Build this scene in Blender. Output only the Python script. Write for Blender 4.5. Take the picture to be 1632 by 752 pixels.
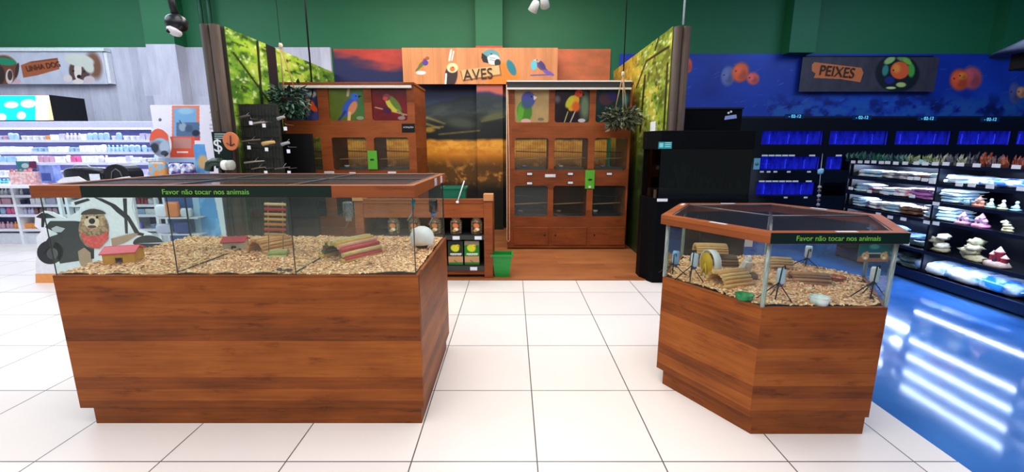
import bpy, bmesh, math, random
import numpy as np
from mathutils import Vector, Matrix, noise as mnoise

random.seed(7)
SC = bpy.context.scene
COL = SC.collection

for _o in list(bpy.data.objects): bpy.data.objects.remove(_o)
# ------------------------------------------------------------------ camera
FPX = 705.0
PITCH = math.atan(141 / FPX)
CH = 1.5
cam_data = bpy.data.cameras.new('camera')
cam_data.sensor_fit = 'HORIZONTAL'
cam_data.sensor_width = 36
cam_data.lens = 36 * FPX / 1632
cam_data.clip_start = .05
cam_data.clip_end = 100
cam = bpy.data.objects.new('camera', cam_data)
COL.objects.link(cam)
cam.location = (0, 0, CH)
cam.rotation_euler = (math.pi / 2 - PITCH, 0, 0)
SC.camera = cam

# ------------------------------------------------------------------ world, exposure
SC.view_settings.view_transform = 'Standard'
SC.view_settings.look = 'None'
SC.view_settings.exposure = -0.1
SC.view_settings.gamma = 1
SC.view_settings.use_curve_mapping = False
w = bpy.data.worlds.new('world')
SC.world = w
w.use_nodes = True
w.node_tree.nodes['Background'].inputs[0].default_value = (.78, .88, 1, 1)
w.node_tree.nodes['Background'].inputs[1].default_value = .28

# ------------------------------------------------------------------ large area lights (the ceiling's luminaire rows)
def area(name, loc, sx, sy, power, color=(1, 1, 1), rot=(0, 0, 0)):
    d = bpy.data.lights.new(name, 'AREA')
    d.shape = 'RECTANGLE'
    d.size, d.size_y, d.energy, d.color = sx, sy, power, color
    o = bpy.data.objects.new(name, d)
    COL.objects.link(o)
    o.location = loc
    o.rotation_euler = rot
    return o
area('ceiling_light_centre', (0, 2.2, 4.45), 5, 4, 255, (1, .975, .95))
area('ceiling_light_left', (-6.5, 4.0, 4.45), 4, 6, 345, (.76, .87, 1))
area('ceiling_light_front', (-1.5, -2.2, 4.45), 7, 3, 250, (1, .975, .95))
area('ceiling_light_niche', (-.7, 6.2, 4.3), 4.2, 1.4, 175, (1, .95, .88))
area('ceiling_light_aquatics', (6.2, 4.4, 4.45), 3, 4, 190, (.55, .74, 1))

# ------------------------------------------------------------------ helpers
def s2l(c):
    c = np.asarray(c, float) / 255.
    return np.where(c <= .04045, c / 12.92, ((c + .055) / 1.055) ** 2.4)
c_, s_ = math.cos(PITCH), math.sin(PITCH)
def ray(x, y):
    a = (x - 816) / FPX
    b = (376 - y) / FPX
    return Vector((a, c_ + b * s_, -s_ + b * c_))
def onY(x, y, Y):
    r = ray(x, y); return Vector((0, 0, CH)) + r * (Y / r.y)
def onZ(x, y, Z):
    r = ray(x, y); return Vector((0, 0, CH)) + r * ((Z - CH) / r.z)
def onX(x, y, X):
    r = ray(x, y); return Vector((0, 0, CH)) + r * (X / r.x)

_m = {}
def base_mat(name):
    m = bpy.data.materials.new(name); m.use_nodes = True
    return m, m.node_tree, m.node_tree.nodes['Principled BSDF']
def nd(nt, t, **k):
    n = nt.nodes.new(t)
    for a, b in k.items(): setattr(n, a, b)
    return n
def P(rgb, rough=.5, metal=0, var=.12, scale=25, emit=0, spec=.5, rgb2=None, bump=0):
    """plain procedural material: noise between two close tones"""
    key = ('P', tuple(rgb), rough, metal, var, scale, emit, spec, tuple(rgb2) if rgb2 else None, bump)
    if key in _m: return _m[key]
    m, nt, b = base_mat('surface')
    c = s2l(rgb)
    c2 = s2l(rgb2) if rgb2 else c * (1 - var)
    tc = nd(nt, 'ShaderNodeTexCoord')
    n = nd(nt, 'ShaderNodeTexNoise'); n.inputs['Scale'].default_value = scale; n.inputs['Detail'].default_value = 4
    nt.links.new(tc.outputs['Object'], n.inputs['Vector'])
    r = nd(nt, 'ShaderNodeValToRGB')
    r.color_ramp.elements[0].position = .42 if rgb2 else .3
    r.color_ramp.elements[1].position = .58 if rgb2 else .7
    r.color_ramp.elements[0].color = (*c2, 1); r.color_ramp.elements[1].color = (*c, 1)
    nt.links.new(n.outputs['Fac'], r.inputs['Fac'])
    nt.links.new(r.outputs['Color'], b.inputs['Base Color'])
    b.inputs['Roughness'].default_value = rough
    b.inputs['Metallic'].default_value = metal
    b.inputs['Specular IOR Level'].default_value = spec
    if emit:
        nt.links.new(r.outputs['Color'], b.inputs['Emission Color'])
        b.inputs['Emission Strength'].default_value = emit
    if bump:
        bp = nd(nt, 'ShaderNodeBump'); bp.inputs['Strength'].default_value = bump; bp.inputs['Distance'].default_value = .01
        nt.links.new(n.outputs['Fac'], bp.inputs['Height']); nt.links.new(bp.outputs['Normal'], b.inputs['Normal'])
    _m[key] = m
    return m
def wood(c1, c2, c3, plank=.095, length=1.9, rough=.3, axis='u', name='wood', seam=.0006, spec=.5):
    """planks from brick texture + stretched grain noise, in metric UV"""
    key = ('W', c1, c2, c3, plank, length, rough, axis)
    if key in _m: return _m[key]
    m, nt, b = base_mat(name)
    L = nt.links.new
    uv = nd(nt, 'ShaderNodeUVMap')
    mp = nd(nt, 'ShaderNodeMapping')
    if axis == 'v': mp.inputs['Rotation'].default_value = (0, 0, math.pi / 2)
    L(uv.outputs[0], mp.inputs[0])
    br = nd(nt, 'ShaderNodeTexBrick')
    br.inputs['Scale'].default_value = 1
    br.inputs['Brick Width'].default_value = length
    br.inputs['Row Height'].default_value = plank
    br.inputs['Mortar Size'].default_value = seam
    br.inputs['Color1'].default_value = (0, 0, 0, 1); br.inputs['Color2'].default_value = (1, 1, 1, 1)
    br.inputs['Mortar'].default_value = (.15, .15, .15, 1)
    L(mp.outputs[0], br.inputs['Vector'])
    m2 = nd(nt, 'ShaderNodeMapping'); m2.inputs['Scale'].default_value = (1.2, 26, 1)
    L(mp.outputs[0], m2.inputs[0])
    n = nd(nt, 'ShaderNodeTexNoise'); n.inputs['Scale'].default_value = 2.2; n.inputs['Detail'].default_value = 7; n.inputs['Distortion'].default_value = .6
    L(m2.outputs[0], n.inputs['Vector'])
    m3 = nd(nt, 'ShaderNodeMapping'); m3.inputs['Scale'].default_value = (1, 2.6, 1)
    L(mp.outputs[0], m3.inputs[0])
    n2 = nd(nt, 'ShaderNodeTexNoise'); n2.inputs['Scale'].default_value = 2.6; n2.inputs['Detail'].default_value = 5
    L(m3.outputs[0], n2.inputs['Vector'])
    a = nd(nt, 'ShaderNodeMix', data_type='FLOAT'); a.inputs[0].default_value = .55
    L(br.outputs['Color'], a.inputs[2]); L(n.outputs['Fac'], a.inputs[3])
    a2 = nd(nt, 'ShaderNodeMix', data_type='FLOAT'); a2.inputs[0].default_value = .45
    L(a.outputs[0], a2.inputs[2]); L(n2.outputs['Fac'], a2.inputs[3])
    r = nd(nt, 'ShaderNodeValToRGB')
    e = r.color_ramp.elements
    e[0].position = .2; e[0].color = (*s2l(c1), 1)
    e[1].position = .8; e[1].color = (*s2l(c3), 1)
    q = e.new(.5); q.color = (*s2l(c2), 1)
    # weathered stain patches and dark flecks along the grain
    m4 = nd(nt, 'ShaderNodeMapping'); m4.inputs['Scale'].default_value = (2.4, 13, 1)
    L(mp.outputs[0], m4.inputs[0])
    n3 = nd(nt, 'ShaderNodeTexNoise'); n3.inputs['Scale'].default_value = 1.7; n3.inputs['Detail'].default_value = 8; n3.inputs['Roughness'].default_value = .7
    L(m4.outputs[0], n3.inputs['Vector'])
    st = nd(nt, 'ShaderNodeMapRange'); st.inputs[1].default_value = .56; st.inputs[2].default_value = .72; st.inputs[3].default_value = 0; st.inputs[4].default_value = .22
    L(n3.outputs['Fac'], st.inputs[0])
    sb = nd(nt, 'ShaderNodeMath', operation='SUBTRACT'); L(a2.outputs[0], sb.inputs[0]); L(st.outputs[0], sb.inputs[1])
    L(sb.outputs[0], r.inputs['Fac']); L(r.outputs['Color'], b.inputs['Base Color'])
    b.inputs['Roughness'].default_value = rough
    b.inputs['Specular IOR Level'].default_value = spec
    bp = nd(nt, 'ShaderNodeBump'); bp.inputs['Strength'].default_value = .12; bp.inputs['Distance'].default_value = .004
    L(n.outputs['Fac'], bp.inputs['Height']); L(bp.outputs['Normal'], b.inputs['Normal'])
    _m[key] = m
    return m
def glass(tint=(248, 255, 252), refl=.035, rough=.02, alpha=.985, haze=.02, ior=1.25):
    key = ('G', tint, refl, alpha, haze, ior)
    if key in _m: return _m[key]
    m, nt, b = base_mat('glass'); L = nt.links.new
    nt.nodes.remove(b)
    out = nt.nodes['Material Output']
    t = nd(nt, 'ShaderNodeBsdfTransparent'); t.inputs[0].default_value = (*(s2l(tint) * alpha), 1)
    g = nd(nt, 'ShaderNodeBsdfGlossy'); g.inputs['Roughness'].default_value = rough; g.inputs[0].default_value = (1, 1, 1, 1)
    d = nd(nt, 'ShaderNodeBsdfDiffuse'); d.inputs[0].default_value = (.75, .8, .8, 1)
    n = nd(nt, 'ShaderNodeTexNoise'); n.inputs['Scale'].default_value = 5
    mm = nd(nt, 'ShaderNodeMath', operation='MULTIPLY'); mm.inputs[1].default_value = haze
    L(n.outputs['Fac'], mm.inputs[0])
    md = nd(nt, 'ShaderNodeMixShader'); L(mm.outputs[0], md.inputs[0]); L(t.outputs[0], md.inputs[1]); L(d.outputs[0], md.inputs[2])
    f = nd(nt, 'ShaderNodeLayerWeight'); f.inputs[0].default_value = .5
    pw = nd(nt, 'ShaderNodeMath', operation='POWER'); pw.inputs[1].default_value = 5; L(f.outputs['Facing'], pw.inputs[0])
    fm = nd(nt, 'ShaderNodeMath', operation='MULTIPLY_ADD'); fm.inputs[1].default_value = min(.55, (ior - 1) * 2); fm.inputs[2].default_value = max(0, refl * .6); fm.use_clamp = True
    L(pw.outputs[0], fm.inputs[0])
    ms = nd(nt, 'ShaderNodeMixShader'); L(fm.outputs[0], ms.inputs[0]); L(md.outputs[0], ms.inputs[1]); L(g.outputs[0], ms.inputs[2])
    L(ms.outputs[0], out.inputs[0])
    _m[key] = m
    return m
def gauze(rgb, cover=.6):
    """black wire-mesh cloth: a fine procedural grid, opaque wires and open holes averaged"""
    key = ('Z', rgb, cover)
    if key in _m: return _m[key]
    m, nt, b = base_mat('wire_mesh'); L = nt.links.new
    out = nt.nodes['Material Output']
    b.inputs['Base Color'].default_value = (*s2l(rgb), 1); b.inputs['Roughness'].default_value = .35
    t = nd(nt, 'ShaderNodeBsdfTransparent')
    n = nd(nt, 'ShaderNodeTexNoise'); n.inputs['Scale'].default_value = 900
    mm = nd(nt, 'ShaderNodeMath', operation='GREATER_THAN'); mm.inputs[1].default_value = 1 - cover - .0
    mp = nd(nt, 'ShaderNodeMapRange'); mp.inputs[1].default_value = .4; mp.inputs[2].default_value = .6
    L(n.outputs['Fac'], mp.inputs[0]); L(mp.outputs[0], mm.inputs[0])
    ms = nd(nt, 'ShaderNodeMixShader'); L(mm.outputs[0], ms.inputs[0]); L(t.outputs[0], ms.inputs[1]); L(b.outputs[0], ms.inputs[2])
    L(ms.outputs[0], out.inputs[0])
    _m[key] = m
    return m
def vcol_mat(rough=.45, name='printed', emit=0, spec=.4):
    key = ('V', rough, name, emit, spec)
    if key in _m: return _m[key]
    m, nt, b = base_mat(name); L = nt.links.new
    a = nd(nt, 'ShaderNodeAttribute'); a.attribute_name = 'Col'
    n = nd(nt, 'ShaderNodeTexNoise'); n.inputs['Scale'].default_value = 60
    mp = nd(nt, 'ShaderNodeMapRange'); mp.inputs[3].default_value = .93; mp.inputs[4].default_value = 1.07
    L(n.outputs['Fac'], mp.inputs[0])
    v = nd(nt, 'ShaderNodeVectorMath', operation='SCALE'); L(a.outputs['Color'], v.inputs[0]); L(mp.outputs[0], v.inputs['Scale'])
    L(v.outputs[0], b.inputs['Base Color'])
    b.inputs['Roughness'].default_value = rough; b.inputs['Specular IOR Level'].default_value = spec
    if emit:
        L(v.outputs[0], b.inputs['Emission Color']); b.inputs['Emission Strength'].default_value = emit
    _m[key] = m
    return m

class MB:
    """collects shapes in world coordinates; build() links them as ONE mesh object"""
    def __init__(s): s.v = []; s.f = []; s.sm = []
    def add(s, vs, fs, smooth=False):
        k = len(s.v); s.v += [tuple(p) for p in vs]
        s.f += [tuple(i + k for i in f) for f in fs]; s.sm += [smooth] * len(fs)
        return s
    def box(s, x0, x1, y0, y1, z0, z1):
        return s.add([(x, y, z) for z in (z0, z1) for y in (y0, y1) for x in (x0, x1)],
                     [(0, 2, 3, 1), (4, 5, 7, 6), (0, 1, 5, 4), (2, 6, 7, 3), (0, 4, 6, 2), (1, 3, 7, 5)])
    def obox(s, c, sx, sy, sz, rz=0, rx=0, ry=0):
        M = Matrix.Translation(c) @ Matrix.Rotation(rz, 4, 'Z') @ Matrix.Rotation(ry, 4, 'Y') @ Matrix.Rotation(rx, 4, 'X')
        return s.add([M @ Vector((x * sx / 2, y * sy / 2, z * sz / 2)) for z in (-1, 1) for y in (-1, 1) for x in (-1, 1)],
                     [(0, 2, 3, 1), (4, 5, 7, 6), (0, 1, 5, 4), (2, 6, 7, 3), (0, 4, 6, 2), (1, 3, 7, 5)])
    def prism(s, pts, z0, z1, smooth=False):
        n = len(pts)
        s.add([(x, y, z0) for x, y in pts] + [(x, y, z1) for x, y in pts],
              [tuple(range(n))[::-1], tuple(range(n, 2 * n))])
        k = len(s.v) - 2 * n
        for i in range(n):
            j = (i + 1) % n; s.f.append((k + i, k + j, k + n + j, k + n + i)); s.sm.append(smooth)
        return s
    def plate(s, pts, y0, y1):
        """polygon in XZ extruded from y0 to y1"""
        n = len(pts)
        s.add([(x, y0, z) for x, z in pts] + [(x, y1, z) for x, z in pts], [tuple(range(n)), tuple(range(n, 2 * n))[::-1]])
        k = len(s.v) - 2 * n
        for i in range(n):
            j = (i + 1) % n; s.f.append((k + j, k + i, k + n + i, k + n + j)); s.sm.append(False)
        return s
    def tube(s, pts, r, n=8, r2=None, caps=True):
        pts = [Vector(p) for p in pts]; rings = []
        up = Vector((0, 0, 1))
        d0 = (pts[1] - pts[0]).normalized()
        a = d0.cross(up if abs(d0.z) < .9 else Vector((1, 0, 0))).normalized()
        m = len(pts)
        for i, p in enumerate(pts):
            d = (pts[min(i + 1, m - 1)] - pts[max(i - 1, 0)]).normalized()
            a = (a - d * a.dot(d)).normalized(); b = d.cross(a)
            rr = r if r2 is None else r + (r2 - r) * i / (m - 1)
            rings.append([p + (a * math.cos(2 * math.pi * k / n) + b * math.sin(2 * math.pi * k / n)) * rr for k in range(n)])
        vs = [q for R in rings for q in R]; fs = []
        for i in range(m - 1):
            for k in range(n):
                l = (k + 1) % n; fs.append((i * n + k, i * n + l, (i + 1) * n + l, (i + 1) * n + k))
        s.add(vs, fs, True)
        if caps:
            k0 = len(s.v) - len(vs)
            s.f += [tuple(k0 + i for i in range(n))[::-1], tuple(k0 + (m - 1) * n + i for i in range(n))]; s.sm += [False, False]
        return s
    def lathe(s, prof, c=(0, 0, 0), n=20, axis='Z', M=None):
        c = Vector(c); vs = []; fs = []
        for r, z in prof:
            for k in range(n):
                t = 2 * math.pi * k / n
                p = Vector((r * math.cos(t), r * math.sin(t), z))
                if axis == 'X': p = Vector((p.z, p.x, p.y))
                if axis == 'Y': p = Vector((p.x, p.z, p.y))
                if M: p = M @ p
                vs.append(c + p)
        m = len(prof)
        for i in range(m - 1):
            for k in range(n):
                l = (k + 1) % n; fs.append((i * n + k, i * n + l, (i + 1) * n + l, (i + 1) * n + k))
        return s.add(vs, fs, True)
    def blob(s, c, rx, ry, rz, nz=0, nf=8, n=16, seed=0, p=1.0, M=None, flat=None):
        """lumpy (super)ellipsoid"""
        c = Vector(c); vs = []; fs = []; h = n // 2 + 1
        sg = lambda t: math.copysign(abs(t) ** p, t)
        for i in range(h):
            ph = math.pi * i / (h - 1) - math.pi / 2
            for k in range(n):
                t = 2 * math.pi * k / n
                q = Vector((sg(math.cos(ph)) * sg(math.cos(t)), sg(math.cos(ph)) * sg(math.sin(t)), sg(math.sin(ph))))
                if nz: q = q * (1 + nz * mnoise.noise(Vector((q.x * nf * .3 + seed * 7.3, q.y * nf * .3, q.z * nf * .3))))
                q = Vector((q.x * rx, q.y * ry, q.z * rz))
                if flat is not None: q.z = max(q.z, flat)
                if M: q = M @ q
                vs.append(c + q)
        for i in range(h - 1):
            for k in range(n):
                l = (k + 1) % n; fs.append((i * n + k, i * n + l, (i + 1) * n + l, (i + 1) * n + k))
        return s.add(vs, fs, True)
    def build(s, name, mat=None, parent=None, loc=None, bevel=0, weld=True, uv=True):
        o0 = Vector(loc) if loc is not None else (parent_origin(parent) if parent else Vector((0, 0, 0)))
        me = bpy.data.meshes.new(name)
        me.from_pydata([Vector(v) - o0 for v in s.v], [], s.f)
        for p, q in zip(me.polygons, s.sm): p.use_smooth = q
        if weld:
            bm = bmesh.new(); bm.from_mesh(me)
            bmesh.ops.remove_doubles(bm, verts=bm.verts, dist=1e-6)
            bmesh.ops.recalc_face_normals(bm, faces=bm.faces)
            bm.to_mesh(me); bm.free()
        if uv: auto_uv(me, o0)
        me.update()
        o = bpy.data.objects.new(name, me); COL.objects.link(o)
        if mat: me.materials.append(mat)
        if parent:
            o.parent = parent
            if loc is not None: o.location = o0 - parent_origin(parent)
        else: o.location = o0
        if bevel:
            b = o.modifiers.new('bevel', 'BEVEL'); b.width = bevel; b.segments = 2; b.limit_method = 'ANGLE'
        return o
def parent_origin(o):
    v = Vector((0, 0, 0))
    while o: v = v + o.location; o = o.parent
    return v
def auto_uv(me, off=Vector((0, 0, 0))):
    l = me.uv_layers.new(name='UVMap')
    nl = len(me.loops); buf = np.zeros(nl * 2)
    for p in me.polygons:
        n = p.normal
        t = Vector((0, 0, 1)).cross(n)
        t = t.normalized() if t.length > .25 else None
        for li in p.loop_indices:
            v = me.vertices[me.loops[li].vertex_index].co + off
            if t: buf[2 * li] = v.dot(t); buf[2 * li + 1] = v.z
            else: buf[2 * li] = v.x; buf[2 * li + 1] = v.y
    l.data.foreach_set('uv', buf)
def tag(o, label, cat, group=None, kind=None):
    o['label'] = label; o['category'] = cat
    if group: o['group'] = group
    if kind: o['kind'] = kind
    return o
def thing(name, label, cat, loc=(0, 0, 0), group=None):
    o = bpy.data.objects.new(name, None); COL.objects.link(o)
    o.location = loc; o.empty_display_size = .1
    return tag(o, label, cat, group)
def struct(o):
    o['kind'] = 'structure'; return o
def dup(root, loc, rz=0, label=None, group=None, scale=None):
    kids = [k for k in bpy.data.objects if k.parent == root]
    r = root.copy(); COL.objects.link(r); r.location = loc; r.rotation_euler = (0, 0, rz)
    if scale: r.scale = scale
    if label: r['label'] = label
    if group: r['group'] = group
    for ch in kids:
        c = ch.copy(); COL.objects.link(c); c.parent = r
        for g in [k for k in bpy.data.objects if k.parent == ch]:
            d = g.copy(); COL.objects.link(d); d.parent = c
    return r
def text(body, size, mat, parent=None, loc=(0, 0, 0), rot=(math.pi / 2, 0, 0), name='lettering', depth=.001, align='CENTER', sx=1, shear=0):
    cu = bpy.data.curves.new('t', 'FONT'); cu.body = body; cu.size = size; cu.extrude = depth
    cu.align_x = align; cu.align_y = 'CENTER'; cu.shear = shear
    o = bpy.data.objects.new('t', cu); COL.objects.link(o)
    bpy.context.view_layer.update()
    me = bpy.data.meshes.new_from_object(o)
    bpy.data.objects.remove(o)
    q = bpy.data.objects.new(name, me); COL.objects.link(q)
    me.materials.clear(); me.materials.append(mat)
    if parent: q.parent = parent; q.location = Vector(loc) - parent_origin(parent)
    else: q.location = loc
    q.rotation_euler = rot; q.scale = (sx, 1, 1)
    return q

# ------------------------------------------------------------------ printed pictures: numpy painting on a fine grid
def vnoise(u, v, seed=0):
    rs = np.random.RandomState(seed); T = rs.rand(64, 64)
    iu = np.floor(u).astype(int); iv = np.floor(v).astype(int)
    fu = u - iu; fv = v - iv; fu = fu * fu * (3 - 2 * fu); fv = fv * fv * (3 - 2 * fv)
    g = lambda a, b: T[a % 64, b % 64]
    return (g(iu, iv) * (1 - fu) + g(iu + 1, iv) * fu) * (1 - fv) + (g(iu, iv + 1) * (1 - fu) + g(iu + 1, iv + 1) * fu) * fv
def fbm(u, v, seed=0, o=4):
    r = 0; a = 1; t = 0
    for i in range(o): r = r + a * vnoise(u * 2 ** i, v * 2 ** i, seed + i); t += a; a *= .55
    return r / t
class Pic:
    """picture on a rectangle org + u*U + v*V; drawing calls use photo pixels of that surface"""
    def __init__(s, org, U, V, nu, nv, bg=(128, 128, 128)):
        s.org, s.U, s.V, s.nu, s.nv = Vector(org), Vector(U), Vector(V), nu, nv
        s.u, s.v = np.meshgrid(np.linspace(0, 1, nu), np.linspace(0, 1, nv))
        W = [s.org[i] + s.u * s.U[i] + s.v * s.V[i] for i in range(3)]
        s.W = W
        zc = W[1] * c_ - (W[2] - CH) * s_; up = W[1] * s_ + (W[2] - CH) * c_
        s.x = 816 + W[0] / zc * FPX; s.y = 376 - up / zc * FPX
        s.c = np.zeros((nv, nu, 3)) + np.array(bg, float)
    def mix(s, m, col):
        m = np.clip(m, 0, 1)[..., None]; s.c = s.c * (1 - m) + np.asarray(col, float) * m
    def ell(s, cx, cy, rx, ry, col, ang=0, soft=.15):
        a = math.radians(ang); dx = s.x - cx; dy = s.y - cy
        p = (dx * math.cos(a) + dy * math.sin(a)) / rx; q = (-dx * math.sin(a) + dy * math.cos(a)) / ry
        s.mix((1 - np.sqrt(p * p + q * q)) / soft + .5, col)
    def line(s, x0, y0, x1, y1, w, col, soft=.6):
        dx, dy = x1 - x0, y1 - y0; L = dx * dx + dy * dy
        t = np.clip(((s.x - x0) * dx + (s.y - y0) * dy) / L, 0, 1)
        d = np.hypot(s.x - x0 - t * dx, s.y - y0 - t * dy)
        s.mix((w / 2 - d) / soft + .5, col)
    def poly(s, pts, col):
        m = np.zeros(s.x.shape, bool); n = len(pts)
        for i in range(n):
            (x0, y0), (x1, y1) = pts[i], pts[(i + 1) % n]
            if y0 == y1: continue
            k = ((y0 > s.y) != (y1 > s.y)) & (s.x < (x1 - x0) * (s.y - y0) / (y1 - y0) + x0); m ^= k
        s.mix(m.astype(float), col)
    def tex(s, amt, fu, fv, seed=0):
        s.c = s.c * (1 + amt * (fbm(s.u * fu, s.v * fv, seed)[..., None] - .5) * 2)
    def build(s, name, parent=None, rough=.45, emit=0, th=.006, mask=None):
        nu, nv = s.nu, s.nv
        n = s.U.cross(s.V).normalized()
        co = np.stack(s.W, -1).reshape(-1, 3)
        base = Vector(s.org)
        po = parent_origin(parent) if parent else base
        idx = np.arange(nu * nv).reshape(nv, nu)
        q = np.stack([idx[:-1, :-1], idx[:-1, 1:], idx[1:, 1:], idx[1:, :-1]], -1).reshape(-1, 4)
        bk = [s.org - n * th, s.org + s.U - n * th, s.org + s.U + s.V - n * th, s.org + s.V - n * th]
        K = nu * nv
        faces = q.tolist()
        faces += [[K + 3, K + 2, K + 1, K]]
        faces += [list(idx[0, ::-1]) + [K, K + 1], list(idx[::-1, -1]) + [K + 1, K + 2], list(idx[-1, :]) + [K + 2, K + 3], list(idx[:, 0]) + [K + 3, K]]
        co = np.vstack([co, np.array(bk)]) - np.array(po)
        me = bpy.data.meshes.new(name); me.from_pydata(co.tolist(), [], [[int(i) for i in f] for f in faces])
        at = me.color_attributes.new('Col', 'FLOAT_COLOR', 'POINT')
        c = np.clip(s.c, 0, 255).reshape(-1, 3)
        c = np.vstack([c, np.tile(c.mean(0), (4, 1))])
        at.data.foreach_set('color', np.hstack([s2l(c), np.ones((len(c), 1))]).ravel())
        me.materials.append(vcol_mat(rough, 'printed', emit))
        o = bpy.data.objects.new(name, me); COL.objects.link(o)
        if parent: o.parent = parent
        else: o.location = base
        return o
def pic_px(x0, y0, x1, y1, Y, nu, nv, bg):
    """picture in the plane y=Y, spanning the given photo rectangle (facing the aisle)"""
    a = onY(x0, y1, Y); b = onY(x1, y1, Y); t = onY((x0 + x1) / 2, y0, Y)
    return Pic(a, (b.x - a.x, 0, 0), (0, 0, t.z - a.z), nu, nv, bg)
def rc(cx, cy, w, h, Y):
    p = onY(cx, cy, Y); return p

# ================================================================== MATERIALS
W_PEN = wood((62, 28, 8), (134, 68, 22), (178, 102, 40), rough=.5, spec=.22, length=7, plank=.07)
W_CAB = wood((80, 38, 14), (136, 68, 30), (164, 90, 44), plank=.3, rough=.5, spec=.25, length=5)
W_RIM = wood((96, 44, 16), (140, 72, 32), (170, 94, 46), plank=.06, rough=.4, spec=.35)
W_FLOOR = wood((118, 66, 34), (154, 92, 52), (178, 114, 70), plank=.14, length=1.2, rough=.35)
W_POST = wood((34, 24, 18), (60, 44, 34), (88, 68, 54), plank=.07, rough=.7, axis='v')
W_LIGHT = wood((205, 150, 85), (226, 176, 112), (240, 198, 138), plank=.02, length=.3, rough=.6)
BLACK = P((9, 9, 12), .4, spec=.3)
BLACKM = P((4, 5, 8), .6, spec=.08)
STEEL = P((150, 152, 155), .3, 1)
ALU = P((170, 165, 165), .35, .6)
WHITE = P((235, 238, 245), .45)
TAGM = P((225, 228, 235), .5)
GREEN_SIGN = P((3, 28, 20), .45, spec=.3)
GREEN_TXT = P((112, 178, 60), .5, emit=0)
BINGREEN = P((8, 140, 50), .35)
GLASS = glass()
GLASSE = glass((190, 225, 215), .1, alpha=.9, haze=.55); PART = glass((252, 255, 253), .0, alpha=.99, haze=.02, ior=1.02)
MESHM = gauze((16, 18, 24), .30)
ROPE = P((180, 140, 100), .8)

# ================================================================== ROOM SHELL
def tile_floor_mat():
    m, nt, b = base_mat('white_tiles'); L = nt.links.new
    tc = nd(nt, 'ShaderNodeTexCoord')
    mp = nd(nt, 'ShaderNodeMapping'); mp.inputs['Location'].default_value = (-.1225, -2.541, 0)
    L(tc.outputs['Object'], mp.inputs[0])
    br = nd(nt, 'ShaderNodeTexBrick'); br.offset = 0
    br.inputs['Scale'].default_value = 1; br.inputs['Brick Width'].default_value = .612; br.inputs['Row Height'].default_value = .643
    br.inputs['Mortar Size'].default_value = .0032; br.inputs['Mortar Smooth'].default_value = 0
    br.inputs['Color1'].default_value = (*s2l((226, 217, 211)), 1); br.inputs['Color2'].default_value = (*s2l((219, 210, 205)), 1)
    br.inputs['Mortar'].default_value = (*s2l((78, 72, 72)), 1)
    L(mp.outputs[0], br.inputs['Vector'])
    n = nd(nt, 'ShaderNodeTexNoise'); n.inputs['Scale'].default_value = 1.3; n.inputs['Detail'].default_value = 5
    L(tc.outputs['Object'], n.inputs['Vector'])
    mr = nd(nt, 'ShaderNodeMapRange'); mr.inputs[3].default_value = .94; mr.inputs[4].default_value = 1.04
    L(n.outputs['Fac'], mr.inputs[0])
    v = nd(nt, 'ShaderNodeVectorMath', operation='SCALE'); L(br.outputs['Color'], v.inputs[0]); L(mr.outputs[0], v.inputs['Scale'])
    L(v.outputs[0], b.inputs['Base Color'])
    b.inputs['Roughness'].default_value = .28; b.inputs['Specular IOR Level'].default_value = .4
    return m
def epoxy_mat():
    m, nt, b = base_mat('blue_floor'); L = nt.links.new
    n = nd(nt, 'ShaderNodeTexNoise'); n.inputs['Scale'].default_value = 1.6; n.inputs['Detail'].default_value = 6
    tc = nd(nt, 'ShaderNodeTexCoord'); L(tc.outputs['Object'], n.inputs['Vector'])
    r = nd(nt, 'ShaderNodeValToRGB'); r.color_ramp.elements[0].position = .3; r.color_ramp.elements[1].position = .75
    r.color_ramp.elements[0].color = (*s2l((36, 88, 164)), 1); r.color_ramp.elements[1].color = (*s2l((70, 126, 200)), 1)
    L(n.outputs['Fac'], r.inputs[0]); L(r.outputs[0], b.inputs['Base Color'])
    b.inputs['Roughness'].default_value = .09; b.inputs['Specular IOR Level'].default_value = .9
    return m
struct(MB().box(-12, 2.17, -5, 8.4, -.1, 0).build('floor', tile_floor_mat(), loc=(0, 0, 0)))
struct(MB().box(2.17, 9.6, -5, 8.4, -.1, -.001).build('floor_blue', epoxy_mat(), loc=(0, 0, 0)))
struct(MB().box(-12, 9.6, -5, 8.6, 4.7, 4.8).build('ceiling', P((210, 215, 215), .8), loc=(0, 0, 0)))
WG = P((20, 106, 64), .6, var=.1, scale=1.2)
struct(MB().box(-12, 9.6, 8.3, 8.5, 0, 4.7).build('wall_back', WG, loc=(0, 0, 0)))
struct(MB().box(-12.2, -12, -5, 8.5, 0, 4.7).build('wall_left', WHITE, loc=(0, 0, 0)))
struct(MB().box(9.6, 9.8, -5, 8.5, 0, 4.7).build('wall_right', P((16, 60, 110), .6), loc=(0, 0, 0)))
# grey plank cladding left of the bird corner, with its boxed column
W_GREY = wood((164, 164, 178), (192, 192, 208), (214, 214, 228), plank=.16, length=2.4, rough=.7, axis='v')
struct(MB().box(-12, -3.19, 8.24, 8.3, 0, 3.22).build('trim_1', W_GREY, loc=(0, 0, 0)))
struct(MB().box(-6.22, -5.72, 8.0, 8.24, 0, 3.22).build('trim_2', W_GREY, loc=(0, 0, 0)))
struct(MB().box(-6.22, -5.72, 8.0, 8.3, 3.22, 4.7).build('trim_3', WG, loc=(0, 0, 0)))
for i, (xa, xb) in enumerate(((-.62, -.16), (4.75, 5.2), (8.4, 8.9))):
    struct(MB().box(xa, xb, 8.06, 8.3, 3.2 if i == 0 else 3.1, 4.7).build('trim_%d' % (4 + i), WG, loc=(0, 0, 0)))
struct(MB().box(-12, 9.6, 8.2, 8.3, 4.5, 4.7).build('trim_7', P((24, 84, 60), .6), loc=(0, 0, 0)))
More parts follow.
